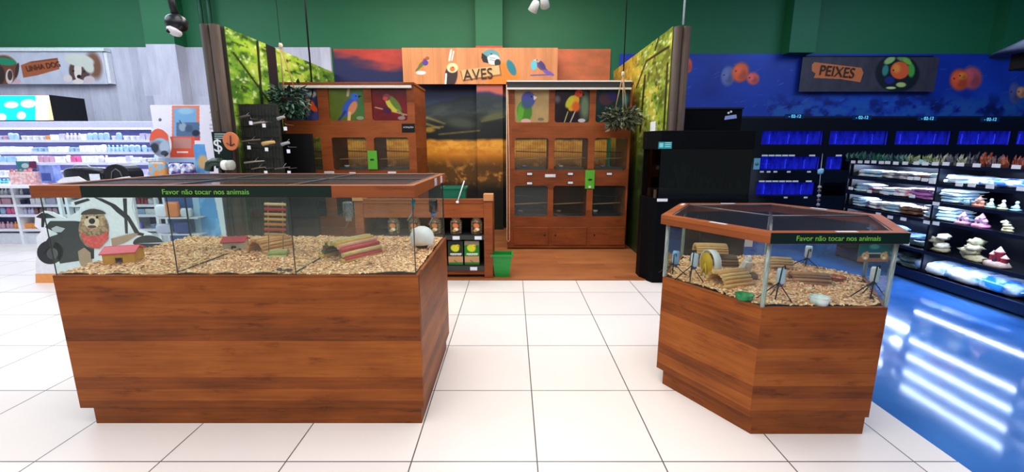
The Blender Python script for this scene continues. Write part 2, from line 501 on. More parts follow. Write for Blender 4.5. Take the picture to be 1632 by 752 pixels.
for k, xx in enumerate((-5.35, -5.2)):
    tag(MB().tube([(xx, 8.2, 3.0), (xx, 8.2, 4.6)], .035, 10).build('conduit_pipe', P((14, 84, 58), .5), loc=(xx, 8.2, 3.0)),
        'green conduit pipe on the wall above the left forest panel, %s of the two' % ('left' if k == 0 else 'right'), 'pipe', 'conduit pipes')
struct(MB().box(-3.14, 1.78, 4.89, 8.24, 0, .012).build('floor_wood', W_FLOOR, loc=(0, 0, 0)))

# ---------------------------------------------------------------- savanna mural behind the cabinets
def mural(x0, x1, Y, name, label, zt=3.2):
    nu = int((x1 - x0) * 62); m = Pic((x0, Y, .012), (x1 - x0, 0, 0), (0, 0, zt - .012), max(nu, 8), 200)
    X, Z = m.W[0], m.W[2]
    n1 = fbm(X * .9, Z * 3.5, 3); n2 = fbm(X * 4, Z * 9, 9)
    sky = np.array((30, 34, 84.)); red = np.array((226, 74, 58.)); org = np.array((236, 120, 74.))
    t = np.clip((Z - 2.72 - .28 * np.clip(-X - .3, 0, 9) * .33 - (n1 - .5) * .5 + np.clip(X, 0, 2) * .6) / .16, 0, 1)[..., None]
    c = sky * (1 - t) + (red * (1 - n2[..., None] * .3) + (org - red) * np.clip((X[..., None] + .2) * .9, 0, 1)) * t
    m.c = c
    ridge = 2.2 + .22 * np.sin(X * 1.5 + 2.4) + .1 * (fbm(X * 2.2, X * 0, 5) - .5)
    m.mix((np.clip((2.62 - Z) / .3, 0, 1)) * (X < -.62) * .85, (44, 58, 84))
    m.mix((Z < 2.62) * (X > -.62) * np.clip((Z - ridge) / .05, 0, 1) * .8, (222, 104, 74))
    m.mix((ridge - Z) / .02, (34, 44, 50))
    m.mix((ridge - Z) / .1 * np.clip((n2 - .4) * 2, 0, 1), (58, 66, 62))
    m.mix((2.02 - .12 * np.sin(X * 2) - Z) / .15, (16, 24, 24))
    # grass streaks and the golden field
    for (xa_, ya_, xb_, yb_, w_) in ((680, 187, 709, 197, 1.8), (678, 197, 700, 204, 2.2), (682, 204, 706, 202, 1.6), (700, 214, 764, 208, 1.2), (768, 193, 803, 186, 1.4)): m.line(xa_, ya_, xb_, yb_, w_, (158, 134, 62), 3.2)
    m.ell(684, 207, 9, 4, (150, 118, 40), 0, .8); m.ell(786, 186, 20, 5, (84, 88, 52), -14, .9); m.ell(735, 196, 26, 8, (58, 66, 56), 8, .9)
    g = np.clip((np.sin((Z - X * .33) * 55 + n1 * 14) - .72) * 4, 0, 1) * np.clip((X + 1.5) * -3, 0, 1) * (Z > 1.78) * (Z < 2.12)
    m.mix(g, (226, 190, 80))
    f = np.clip((1.66 - Z + .04 * (n2 - .5)) / .05, 0, 1)
    m.mix(f, (206, 126, 30))
    m.mix(f * np.clip(fbm(X * 9, Z * 14, 12) * 2 - .6, 0, .7) * np.clip((Z - 1.3) * 5, 0, 1), (250, 184, 74))
    m.mix(f * np.clip((1.38 - Z) / .22, 0, 1) * .85, (74, 50, 24))
    m.mix(f * np.clip((1.38 - Z) / .3, 0, 1) * np.clip(fbm(X * 11 + Z * 7, Z * 9 - X * 3, 15) * 5 - 2.7, 0, 1), (206, 142, 62))
    m.mix(np.clip((.92 - Z) / .2, 0, 1), (18, 20, 14))
    o = m.build(name, None, rough=.5); tag(o, label, 'mural'); return o
mural(-3.15, -.62, 8.28, 'savanna_mural', 'wall mural of a dark mountain and golden grass field behind the bird cabinets')
o = mural(-.62, -.16, 8.04, 'savanna_mural', 'narrow mural strip with an orange sky wrapping the column left of the right bird cabinet')
struct(MB().box(-.615, -.165, 8.06, 8.27, .012, 3.2).build('trim_8', P((60, 50, 40), .6), loc=(0, 0, 0)))
mural(-.16, 1.74, 8.28, 'savanna_mural', 'wall mural with an orange red sunset sky behind the right bird cabinet')

# ---------------------------------------------------------------- underwater mural
m = Pic((1.9, 8.28, 1.9), (7.6, 0, 0), (0, 0, 1.22), 560, 120)
U, Vv = m.W[0], m.W[2]
n1 = fbm(U * 1.4, Vv * 1.6, 21); n2 = fbm(U * 6, Vv * 7, 23)
m.c = np.array((20, 56, 165.)) + (n1[..., None] - .5) * np.array((10, 34, 60.))
m.mix(np.clip((2.52 - Vv) / .3, 0, 1) * np.clip((n2 - .42) * 4, 0, .7) * (U > 4.6), (40, 98, 168))
m.mix(np.clip((2.5 - Vv) / .3, 0, 1) * np.clip((.46 - n2) * 5, 0, .8) * (U > 4.6), (6, 22, 72))
rs = random.Random(5)
for k in range(70):
    x = rs.uniform(1090, 1625); y = rs.uniform(98, 175); l = rs.uniform(3, 10)
    m.line(x, y, x + l, y - l * rs.uniform(-.1, .6), .7, (60, 104, 190), 1.4)
for (x, y, a, b, c, an) in ((1096, 104, 7, 12, (226, 84, 60), 0), (1160, 121, 11, 16, (98, 110, 168), 10), (1180, 115, 13, 16, (236, 96, 50), 20), (1200, 125, 10, 10, (220, 92, 84), 20),
                            (1549, 124, 16, 18, (196, 86, 96), 0), (1529, 127, 15, 17, (232, 88, 50), 10), (1534, 121, 7, 6, (240, 130, 50), 0),
                            (1617, 148, 9, 17, (84, 92, 150), 0), (1628, 147, 8, 9, (220, 150, 110), 0)):
    m.ell(x, y, a, b, c, an, .4); m.ell(x + a * .3, y + b * .3, a * .5, b * .5, [q * .8 for q in c], an, .9); m.ell(x - a * .3, y - b * .2, a * .45, b * .5, [min(255, q * 1.12) for q in c], an, .9)
    m.ell(x - a * .55, y - b * .1, 1.3, 1.3, (30, 20, 20), 0, .5)
tag(m.build('underwater_mural', None), 'blue underwater wall mural with orange discus fish above the tanks', 'mural')

# ---------------------------------------------------------------- forest partition panels
def forest(X, y0, y1, zt, side, label, seed, warm):
    root = thing('forest_panel', label, 'partition panel', (X, y0, 0), 'forest partition panels')
    n = Pic((X, y0, 0), (0, y1 - y0, 0), (0, 0, zt), 190, 170) if side > 0 else Pic((X, y1, 0), (0, y0 - y1, 0), (0, 0, zt), 190, 170)
    A, Z = n.W[1], n.W[2]
    a = fbm(A * 1.6, Z * 3, seed); b = fbm(A * 4, Z * 9, seed + 5); c = fbm(A * 9, Z * 24, seed + 9)
    base = np.array((138, 182, 50.)) if not warm else np.array((136, 160, 48.))
    n.c = base + (a[..., None] - .5) * np.array((90, 70, 20.))
    n.mix(np.clip((b - .55) * 6, 0, 1) * .8, (196, 214, 88) if not warm else (214, 188, 72))
    n.mix(np.clip((.47 - b) * 6, 0, 1) * .85, (52, 96, 28) if not warm else (86, 92, 26))
    n.mix(np.clip((c - .62) * 9, 0, 1) * .8, (226, 236, 170))
    n.mix(np.clip((.36 - c) * 9, 0, 1) * .8, (24, 44, 14))
    if warm: n.mix(np.clip((A - 6.4) / .9, 0, 1) * .7 * np.clip(a * 1.6, 0, 1), (222, 150, 40))
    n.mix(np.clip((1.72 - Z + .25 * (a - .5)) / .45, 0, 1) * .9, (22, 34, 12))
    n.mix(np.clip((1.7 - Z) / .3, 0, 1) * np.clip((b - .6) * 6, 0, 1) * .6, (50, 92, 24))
    if side > 0:
        n.line(372, 84, 428, 160, 3, (22, 26, 12)); n.line(428, 160, 440, 190, 4, (22, 26, 12))
        n.line(410, 66, 418, 170, 4, (30, 38, 16)); n.line(352, 48, 362, 46, 2, (26, 30, 14)); n.line(455, 112, 480, 118, 1.6, (26, 40, 14))
        n.mix(((A > 6.02) & (A < 6.26)).astype(float), (26, 26, 32))
    else:
        n.line(1066, 74, 1030, 98, 3, (34, 34, 12)); n.line(1030, 98, 1014, 140, 2, (40, 38, 14)); n.line(1064, 100, 1058, 205, 3, (34, 36, 12))
        n.line(1044, 80, 1052, 52, 2, (34, 34, 12)); n.line(1028, 120, 1020, 210, 3, (40, 42, 14))
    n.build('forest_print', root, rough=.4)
    MB().box(*((X - .05, X - .007) if side > 0 else (X + .007, X + .05)), y0, y1, 0, zt).build('backing_board', P((60, 52, 44), .7), root)
    return root
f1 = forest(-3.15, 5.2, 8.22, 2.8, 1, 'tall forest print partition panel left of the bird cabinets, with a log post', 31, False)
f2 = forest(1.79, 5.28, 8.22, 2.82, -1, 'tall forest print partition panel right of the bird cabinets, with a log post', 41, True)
def post(root, xa, xb, n, yp):
    w = (xb - xa) / n
    for i in range(n):
        cx = xa + w * (i + .5); mb = MB()
        pts = [(cx + w * .56 * math.cos(t) * (1 + .05 * math.sin(3 * t + i)), yp + w * .56 * math.sin(t)) for t in [2 * math.pi * k / 12 for k in range(12)]]
        mb.prism(pts, 0, 2.8, True); mb.build('log', W_POST, root)
post(f1, -3.36, -3.17, 2, 5.13); post(f2, 1.79, 1.965, 2, 5.22)
m_ = MB(); p = onY(1018, 208, 5.9)
MB().box(1.776, 1.784, 5.65, 5.85, 1.63, 1.82).build('paper_notice', WHITE, f2)
tag(MB().tube([(1.88, 5.22, 2.82), (1.88, 5.22, 4.6)], .012, 8).build('suspension_wire', P((190, 205, 205), .4), loc=(1.88, 5.22, 2.82)), 'pale suspension cable rising from the right forest panel post', 'cable')
tag(MB().tube([(-2.72, 6.3, 2.2), (-2.72, 6.3, 4.6)], .012, 8).build('suspension_wire', BLACK, loc=(-2.72, 6.3, 2.44)), 'thin black cable rising above the left bird cabinet', 'cable')
tag(MB().tube([(1.52, 6.35, 2.5), (1.52, 6.35, 4.6)], .007, 8).build('suspension_wire', BLACK, loc=(1.52, 6.35, 2.5)), 'thin black cable from which the right hanging plant is hung', 'cable')
tag(MB().tube([(8.05, 7.2, 2.2), (8.15, 7.2, 3.1), (8.2, 7.2, 4.6)], .012, 8).build('suspension_wire', P((120, 150, 180), .4), loc=(8.05, 7.2, 2.2)), 'pale cable hanging at the far right above the fish tanks', 'cable')

# ---------------------------------------------------------------- AVES sign
r = thing('birds_sign', 'light wood sign board with birds and the word AVES above the bird cabinets', 'sign', (-.56, 8.0, 2.61))
a = pic_px(643, 76, 888, 134, 8.0, 460, 120, (206, 134, 84))
nn = fbm(a.W[0] * 9, a.W[2] * 1.2, 51); a.c = np.array((208, 136, 84.)) + (nn[..., None] - .5) * np.array((50, 46, 34.))
a.mix(((np.abs((a.W[0] * 5.2) % 1 - .5) > .49)).astype(float) * .4, (150, 84, 44))
def finch(c, x, y, k, body, head, wing, flip=1, branch=None):
    c.ell(x, y, 8.5 * k, 5 * k, body, -50 * flip, .2); c.ell(x - 5 * k * flip, y + 5 * k, 8 * k, 1.8 * k, wing, -42 * flip, .4)
    c.ell(x - 1.5 * k * flip, y, 7 * k, 3 * k, wing, -52 * flip, .3)
    c.ell(x + 4.5 * k * flip, y - 7 * k, 3.6 * k, 3.3 * k, head, 0, .2)
    c.poly([(x + 7 * k * flip, y - 8.5 * k), (x + 11 * k * flip, y - 7 * k), (x + 7 * k * flip, y - 5.8 * k)], (230, 210, 190)); c.ell(x + 5.4 * k * flip, y - 7.6 * k, .8 * k, .8 * k, (15, 10, 10))
finch(a, 673, 103, 1, (196, 140, 40), (150, 70, 60), (96, 104, 56)); a.ell(678, 100, 4.5, 4.5, (84, 52, 150)); a.ell(681, 93, 3.2, 3, (160, 80, 50)); a.ell(671, 116, 8, 3, (235, 232, 228))
a.ell(719, 120, 10, 20, (50, 34, 36), 8, .15); a.ell(721, 108, 9, 8, (244, 214, 160)); a.ell(721, 110, 4, 4, (226, 110, 60)); a.ell(722, 107, 1, 1, (10, 10, 10)); a.line(716, 96, 719, 80, 3, (244, 240, 226)); a.line(720, 96, 723, 82, 2, (244, 240, 226)); a.line(711, 118, 710, 134, 3, (235, 235, 235))
a.ell(801, 122, 26, 22, (232, 126, 34), 0, .3); a.ell(815, 108, 6, 13, (26, 120, 140), -25, .3)
a.ell(782, 90, 14, 11, (92, 152, 160)); a.ell(786, 95, 10, 8, (238, 240, 238)); a.poly([(768, 84), (776, 90), (779, 101), (770, 99), (767, 92)], (18, 18, 20)); a.ell(793, 100, 5, 6, (30, 40, 40)); a.ell(783, 86, 1.2, 1.2, (10, 10, 10)); a.line(780, 92, 790, 93, .8, (40, 50, 50)); a.line(780, 95, 790, 97, .8, (40, 50, 50))
finch(a, 862, 104, 1.15, (96, 60, 110), (196, 150, 120), (60, 52, 110), -1); a.ell(851, 104, 5, 8, (96, 190, 210)); a.line(846, 120, 880, 119, 2, (104, 78, 150)); a.ell(874, 116, 10, 3, (110, 84, 170), 25)
a.poly([(733, 113), (797, 103), (800, 121), (738, 130)], (150, 96, 56)); a.poly([(735, 112), (795, 104), (797, 118), (738, 127)], (222, 178, 120))
a.build('sign_print', r)
MB().box(-1.85, .76, 8.008, 8.035, 2.62, 3.16).build('sign_board', P((180, 120, 80), .6), r)
p = onY(762, 119, 7.99); text('AVES', .25, P((52, 26, 16), .6), r, (p.x, 7.985, p.z), (math.pi / 2, math.radians(-4), 0), sx=.92, depth=.003)

# ---------------------------------------------------------------- PEIXES sign
r = thing('fish_sign', 'dark sign board with a fish tank picture and the word PEIXES on the blue mural', 'sign', (6.25, 8.2, 2.5))
a = pic_px(1273, 91, 1488, 146, 8.18, 420, 110, (60, 56, 66))
a.tex(.2, 30, 4, 61)
a.ell(1430, 117, 35, 30, (18, 26, 30), 0, .1)
for (x, y, q, b, c, an) in ((1418, 96, 10, 5, (150, 186, 110), -30), (1440, 94, 11, 4, (96, 150, 80), 10), (1452, 112, 6, 11, (70, 160, 60), 0), (1411, 112, 5, 9, (60, 130, 120), 10), (1418, 128, 8, 6, (30, 40, 120), 0), (1436, 135, 8, 4, (180, 196, 110), 0), (1420, 140, 8, 2, (200, 210, 150), 0), (1446, 98, 8, 4, (120, 180, 60), 30)):
    a.ell(x, y, q, b, c, an, .4)
a.ell(1434, 112, 15, 14, (226, 92, 44), -15, .15); a.ell(1429, 109, 6, 7, (240, 140, 50), 0, .8); a.ell(1424, 112, 1.3, 1.3, (20, 10, 10))
a.poly([(1294, 103), (1298, 99), (1373, 108), (1376, 116), (1371, 131), (1340, 126), (1297, 124), (1300, 117), (1294, 113)], (206, 112, 58))
a.build('sign_print', r)
MB().box(5.12, 7.37, 8.195, 8.25, 2.49, 3.07).build('sign_board', BLACK, r)
p = onY(1334, 115, 8.17); text('PEIXES', .24, P((44, 24, 20), .6), r, (p.x, 8.165, p.z), (math.pi / 2, math.radians(5), 0), sx=.9, depth=.003)

# ---------------------------------------------------------------- dog banner on the grey planks
r = thing('dog_banner', 'pale banner with two dogs in caps and a brown name plate on the grey planks', 'banner', (-8.5, 8.15, 2.6))
a = pic_px(-40, 82, 172, 134, 8.13, 420, 110, (196, 200, 216)); a.tex(.06, 30, 3, 71)
a.ell(150, 104, 12, 22, (120, 84, 66), -12, .5); a.ell(127, 112, 17, 20, (84, 64, 58), 0, .15); a.ell(124, 112, 6, 16, (226, 216, 208)); a.ell(126, 96, 24, 10, (206, 210, 200), 10, .2); a.ell(140, 104, 8, 14, (204, 208, 198), -30, .3); a.ell(126, 122, 3.5, 3, (30, 20, 22)); a.ell(117, 113, 1.8, 1.8, (20, 14, 14)); a.ell(134, 114, 1.8, 1.8, (20, 14, 14)); a.ell(108, 125, 7, 6, (220, 210, 208)); a.ell(142, 127, 9, 6, (206, 190, 196)); a.ell(125, 130, 9, 4, (224, 212, 208))
a.ell(5, 112, 24, 24, (120, 66, 46), 0, .15); a.ell(-6, 120, 14, 18, (50, 36, 34)); a.ell(8, 98, 18, 6, (26, 140, 100), 8, .2); a.ell(15, 122, 6, 12, (224, 204, 196)); a.ell(16, 120, 4, 8, (70, 50, 50)); a.ell(27, 112, 3, 12, (60, 44, 40), 10); a.ell(28, 130, 5, 4, (216, 176, 184))
a.poly([(33, 104), (48, 98), (92, 92), (95, 110), (60, 120), (37, 124)], (168, 92, 56)); a.line(50, 99, 90, 94, 1.5, (90, 60, 40))
a.build('banner_print', r)
xl = onY(-40, 100, 8.14).x; xr = onY(172, 100, 8.14).x
MB().box(xl, xr, 8.1, 8.23, 3.13, 3.18).build('top_bar', P((225, 240, 240), .4), r)
MB().box(xl, xr, 8.14, 8.235, 2.6, 3.12).build('backing_board', WHITE, r)
p = onY(66, 107, 8.12); text('LINHA DOG', .125, P((96, 48, 30), .6), r, (p.x + .03, 8.12, p.z + .01), (math.pi / 2, math.radians(-8), 0), sx=.9, depth=.003)

# ================================================================== BIRD CABINETS
def cage_cabinet(x0, x1, Y, cols, rows, z0, zt, doorz, label, pics, mesh_back=True):
    """cols: three (x0,x1); rows: three (z0,z1) top down"""
    root = thing('bird_cabinet', label, 'bird cage cabinet', ((x0 + x1) / 2, Y, 0), 'wooden bird cage cabinets')
    D = .78; T = .02
    # face frame with rounded openings
    f = MB()
    xs = [x0] + [v for c in cols for v in c] + [x1]
    zs = sorted([v for r_ in rows for v in r_])
    zs = [z0] + zs + [zt]
    for i in range(0, len(zs), 2): f.box(x0, x1, Y, Y + T, zs[i], zs[i + 1])
    for (ra, rb) in rows:
        for i in range(0, len(xs), 2): f.box(xs[i], xs[i + 1], Y, Y + T, ra, rb)
        for (ca, cb) in cols:
            R = .035
            for (cx, sx) in ((ca, 1), (cb, -1)):
                for (cz, sz) in ((ra, 1), (rb, -1)):
                    pts = [(cx, cz)] + [(cx + sx * R * (1 - math.sin(t)), cz + sz * R * (1 - math.cos(t))) for t in [math.pi / 2 * k / 5 for k in range(6)]]
                    f.plate(pts, Y, Y + T)
    f.build('face_frame', W_CAB, root, weld=False)
    b = MB(); b.box(x0, x0 + T, Y + T, Y + D, .02, zt); b.box(x1 - T, x1, Y + T, Y + D, .02, zt); b.box(x0 + T, x1 - T, Y + T, Y + D, zt - T, zt)
    for (ra, rb) in rows: b.box(x0 + T, x1 - T, Y + T, Y + D, ra - .03, ra - .01)
    b.box(x0 + T, x1 - T, Y + T, Y + D, rows[0][1] + .01, rows[0][1] + .03)
    for i in (0, 1):
        xm = (cols[i][1] + cols[i + 1][0]) / 2; b.box(xm - .01, xm + .01, Y + T, Y + D, .1, rows[0][1])
    b.build('carcass', W_CAB, root)
    MB().box(x0 + T, x1 - T, Y + D - .02, Y + D, .02, rows[2][1] + .02).build('back_panel', P((26, 18, 14), .6), root)
    MB().box(x0 - .01, x1 + .01, Y - .015, Y + D, zt, zt + .035).build('cornice', W_CAB, root, bevel=.006)
    MB().box(x0 + .02, x1 - .02, Y + .03, Y + D, .012, .05).build('plinth', P((50, 24, 16), .6), root)
    # base doors
    for k, (ca, cb) in enumerate(cols):
        d = MB().box(ca - .015, cb + .015, Y - .016, Y - .001, doorz[0], doorz[1]).build('door', W_CAB, root, bevel=.004)
        hx = cb - .04 if k == 0 else ca + .04
        MB().lathe([(0, -.002), (.011, -.002), (.011, -.012), (0, -.012)], (hx, Y - .016, (doorz[0] + doorz[1]) / 2 + .02), 10, 'Y').build('finger_hole', BLACK, d)
    rs = random.Random(int(x0 * 10) + 50)
    for ri, (ra, rb) in enumerate(rows):
        for ci, (ca, cb) in enumerate(cols):
            if ri == 0:
                pc = Pic((ca, Y + .024, ra), (cb - ca, 0, 0), (0, 0, rb - ra), 100, 100, (40, 40, 40))
                pics[ci](pc); pc.build('bird_picture', root, rough=.25)
                continue
            MB().box(ca - .004, cb + .004, Y + .021, Y + .025, ra - .004, rb + .004).build('glass_pane', GLASS, root)
            # perches, seed tray and droppings tray inside
            zz = ra + (rb - ra) * .32
            MB().tube([(ca - .02, Y + .3, zz), (cb + .02, Y + .34, zz + .02)], .007, 8).build('perch', W_LIGHT, root)
            if ri == 1 or ci != 1:
                MB().tube([(ca + .02, Y + .45, zz + .12), (cb - .0, Y + .42, zz + .1)], .006, 8).build('perch', P((90, 66, 44), .8), root)
            MB().box(ca + .03, cb - .03, Y + .1, Y + .6, ra - .008, ra + .03).build('droppings_tray', P((60, 60, 62) if ri == 1 else (30, 26, 26), .4), root)
            q = MB(); xx = ca + rs.uniform(.08, .22)
            q.lathe([(0, 0), (.03, 0), (.04, .03), (.036, .03), (.026, .006), (0, .006)], (xx, Y + .25, ra + .03), 14); q.build('seed_cup', P(rs.choice([(200, 196, 190), (120, 120, 130), (150, 110, 70)]), .4), root)
    # window mesh bars on the see-through row
    ra, rb = rows[1]
    for (ca, cb) in cols:
        g = MB()
        n = 13
        for k in range(n + 1):
            x = ca + (cb - ca) * k / n; g.tube([(x, Y + D - .01, ra - .01), (x, Y + D - .01, rb + .01)], .0016, 5)
        for k in range(4): 
            z = ra + (rb - ra) * k / 3; g.tube([(ca, Y + D - .01, z), (cb, Y + D - .01, z)], .0016, 5)
        g.build('wire_back', P((60, 56, 56), .4, .6), root)
    return root

# -- right cabinet, measured on its front plane
YR = 6.45
gx = lambda x, y, Y: onY(x, y, Y).x
gz = lambda y, Y: onY(900, y, Y).z
colsR = [(gx(820, 245, YR), gx(874, 245, YR)), (gx(883, 245, YR), gx(937, 245, YR)), (gx(947, 245, YR), gx(1000, 245, YR))]
rowsR = [(gz(195, YR), gz(142, YR)), (gz(271, YR), gz(220, YR)), (gz(345, YR), gz(296, YR))]
def bird_body(c, cx, cy, body, head, wing, k=1, flip=1):
    c.ell(cx, cy + 5 * k, 10 * k, 14 * k, body, 12 * flip, .15); c.ell(cx - 4 * k * flip, cy + 6 * k, 6 * k, 13 * k, wing, 14 * flip, .3)
    c.ell(cx + 4 * k * flip, cy - 11 * k, 8 * k, 8 * k, head, 0, .15)
    c.poly([(cx + 11 * k * flip, cy - 14 * k), (cx + 15 * k * flip, cy - 10 * k), (cx + 11 * k * flip, cy - 7 * k)], (225, 220, 205)); c.ell(cx + 7 * k * flip, cy - 12 * k, 1.2 * k, 1.2 * k, (12, 12, 12))
def rp1(c):
    c.c[:] = (176, 146, 98); c.tex(.12, 3, 3, 5); c.ell(836, 178, 12, 18, (70, 130, 44), 0, .15); c.ell(830, 178, 5, 15, (96, 170, 50), 8, .3); c.ell(842, 158, 11, 12, (74, 78, 160), 0, .2); c.ell(840, 166, 9, 7, (70, 90, 130), 0, .6)
    c.poly([(850, 152), (856, 155), (851, 160)], (226, 210, 190)); c.ell(847, 154, 1.2, 1.2, (10, 10, 10)); c.ell(838, 193, 8, 4, (214, 170, 160)); c.ell(862, 190, 5, 2.5, (120, 110, 90))
def rp2(c):
    c.c[:] = (30, 18, 22); c.tex(.6, 3, 3, 8); c.ell(932, 170, 8, 22, (100, 120, 92), 0, .95); c.ell(888, 158, 5, 6, (90, 84, 90), 0, .9)
    c.line(905, 178, 899, 196, 1.3, (200, 190, 120)); c.line(918, 174, 908, 197, 1.6, (190, 186, 176)); c.ell(914, 164, 8, 14, (222, 160, 40), 25, .2); c.ell(908, 162, 5, 11, (196, 190, 50), 30, .3); c.ell(923, 149, 7, 6, (206, 70, 34), 0, .2); c.ell(918, 170, 6, 8, (214, 96, 36), 0, .6); c.poly([(928, 147), (932, 151), (928, 154)], (30, 20, 20)); c.ell(925, 148, 1, 1, (5, 5, 5)); c.ell(927, 192, 6, 3, (190, 190, 196))
def rp3(c):
    c.c[:] = (18, 52, 56); c.tex(.5, 4, 4, 9); c.ell(966, 158, 12, 10, (70, 40, 52), 0, .3); c.ell(976, 152, 8, 8, (44, 36, 96), 0, .3); c.ell(996, 158, 4, 10, (60, 130, 140), 0, .8); c.ell(966, 180, 14, 10, (20, 40, 36), 0, .6)
cabR = cage_cabinet(onY(808, 250, YR).x, onY(1003, 250, YR).x, YR, colsR, rowsR, .03, 2.36, (gz(390, YR), gz(362, YR)),
                    'wooden bird cage cabinet with a blue headed parrot picture, right of the golden mural', [rp1, rp2, rp3])
x0, x1 = gx(808, 130, YR), gx(1005, 130, YR)
MB().box(x0, x1, YR - .06, YR, 2.3, 2.4).build('screen_roll', P((44, 42, 44), .6), cabR, bevel=.01)
MB().box(x0, x1, YR - .075, YR - .055, 2.285, 2.31).build('bottom_rail', P((225, 220, 212), .35), cabR)
MB().box(x0, x1, YR - .075, YR - .055, 2.385, 2.405).build('top_rail', P((225, 220, 212), .35), cabR)
zb = gz(384, YR)
MB().tube([(x0 - .005, YR - .05, 2.35), (x0 - .005, YR - .05, zb + .03), (x0 + .015, YR - .05, zb), (x0 + .035, YR - .05, zb + .03), (x0 + .03, YR - .05, 1.3), (x0 + .01, YR - .05, 2.35)], .005, 6).build('pull_cord', P((225, 190, 160), .6), cabR)
def tagbox(root, px, py, w, h, Y, mat=TAGM, back=BLACK, nm='price_tag'):
    p = onY(px, py, Y); sc = (Y * c_ - (p.z - CH) * s_) / FPX
    o = MB().box(p.x - w * sc / 2 - .008, p.x + w * sc / 2 + .008, Y - .006, Y - .001, p.z - h * sc / 2 - .006, p.z + h * sc / 2 + .006).build(nm, back, root)
    MB().box(p.x - w * sc / 2, p.x + w * sc / 2, Y - .009, Y - .006, p.z - h * sc / 2, p.z + h * sc / 2).build('label_face', mat, o)
    return o
for x, y in ((844, 277), (909, 277), (971, 277), (844, 292), (909, 291)): tagbox(cabR, x, y, 8, 3.4, YR)
tagbox(cabR, 877, 280, 15, 3.5, YR, back=TAGM)
CARD = P((84, 176, 40), .5)
o = tagbox(cabR, 940, 286, 13, 28, YR - .012, CARD, CARD, 'hang_card'); p = onY(940, 286, YR)
MB().blob((p.x, YR - .026, p.z), .03, .004, .014, .5, 6, 10, 3).build('leaf_print', P((24, 70, 20), .5), o)
MB().box(p.x - .02, p.x + .015, YR - .024, YR - .021, p.z - .12, p.z - .09).build('barcode_print', TAGM, o)

# -- left cabinet (a little nearer)
YL = 6.27
gzl = lambda y: onY(600, y, YL).z
colsL = [(gx(462, 245, YL), gx(513, 245, YL)), (gx(530, 245, YL), gx(585, 245, YL)), (gx(597, 245, YL), gx(652, 245, YL))]
rowsL = [(gzl(192), gzl(139)), (gzl(271), gzl(219)), (gzl(345), gzl(296))]
def lp1(c):
    c.c[:] = (40, 44, 84); c.tex(.7, 4, 4, 11); c.ell(491, 166, 11, 8, (226, 84, 26), 30, .2); c.ell(500, 172, 9, 4, (220, 76, 26), 50, .3); c.ell(498, 150, 6, 5, (160, 160, 150), 0, .5); c.line(500, 140, 488, 190, 2.4, (30, 26, 40)); c.ell(484, 178, 10, 8, (110, 120, 130), 0, .6); c.ell(507, 186, 10, 8, (70, 72, 130), 0, .7)
def lp2(c):
    c.c[:] = (88, 104, 34); c.mix(np.clip((c.x - 560) / 20, 0, 1), (60, 110, 60)); c.tex(.12, 3, 3, 12); c.line(556, 140, 554, 152, 4, (170, 160, 140)); c.ell(558, 170, 10, 17, (48, 86, 184), 34, .2); c.ell(562, 172, 6, 12, (206, 132, 90), 26, .3); c.ell(565, 154, 6.5, 6, (56, 100, 200), 0, .2); c.poly([(571, 152), (577, 153), (571, 156)], (30, 30, 34)); c.ell(567, 153, 1, 1, (5, 5, 10)); c.line(540, 192, 550, 178, 4, (40, 60, 120)); c.line(557, 180, 556, 193, 5, (216, 178, 120)); c.ell(574, 188, 6, 3, (140, 150, 110))
def lp3(c):
    c.c[:] = (110, 26, 30); c.mix(np.clip((160 - c.y) / 22, 0, 1) * .75, (44, 12, 16)); c.tex(.25, 3, 3, 13); c.line(598, 171, 648, 183, 2, (190, 140, 100)); c.ell(624, 166, 7, 15, (196, 190, 60), -35, .2); c.ell(630, 165, 5, 15, (96, 120, 50), -38, .3); c.line(634, 175, 643, 184, 3, (120, 140, 90)); c.ell(616, 155, 6, 5.5, (120, 60, 60), 0, .25); c.ell(614, 157, 4, 3, (190, 70, 70)); c.ell(617, 176, 7, 5, (70, 26, 60), 20, .3); c.ell(640, 188, 6, 3, (150, 120, 120))
cabL = cage_cabinet(-3.13, gx(664, 250, YL), YL, colsL, rowsL, .03, 2.33, (gzl(390), gzl(362)),
                    'wooden bird cage cabinet with a blue bird picture, left of the golden mural', [lp1, lp2, lp3])
x0, x1 = -3.13, gx(656, 130, YL)
MB().box(x0, x1, YL - .045, YL - .005, 2.285, 2.32).build('screen_rail', P((225, 220, 212), .3), cabL, bevel=.004)
tagbox(cabL, 651, 204, 19, 12, YL, BLACK, GREEN_SIGN, 'notice_sign'); p = onY(651, 203, YL); text('ATENÇÃO', .03, TAGM, cabL, (p.x, YL - .011, p.z), name='notice_lettering')
for x, y, w_, h_ in ((525, 277, 14, 7), (562, 277, 8, 4), (595, 279, 18, 4), (625, 277, 11, 6)): tagbox(cabL, x, y, w_, h_, YL, back=TAGM)
o = tagbox(cabL, 594, 255, 13, 28, YL - .012, CARD, CARD, 'hang_card'); p = onY(594, 254, YL)
MB().blob((p.x, YL - .026, p.z), .03, .004, .012, .5, 6, 10, 4).build('leaf_print', P((30, 60, 20), .5), o)

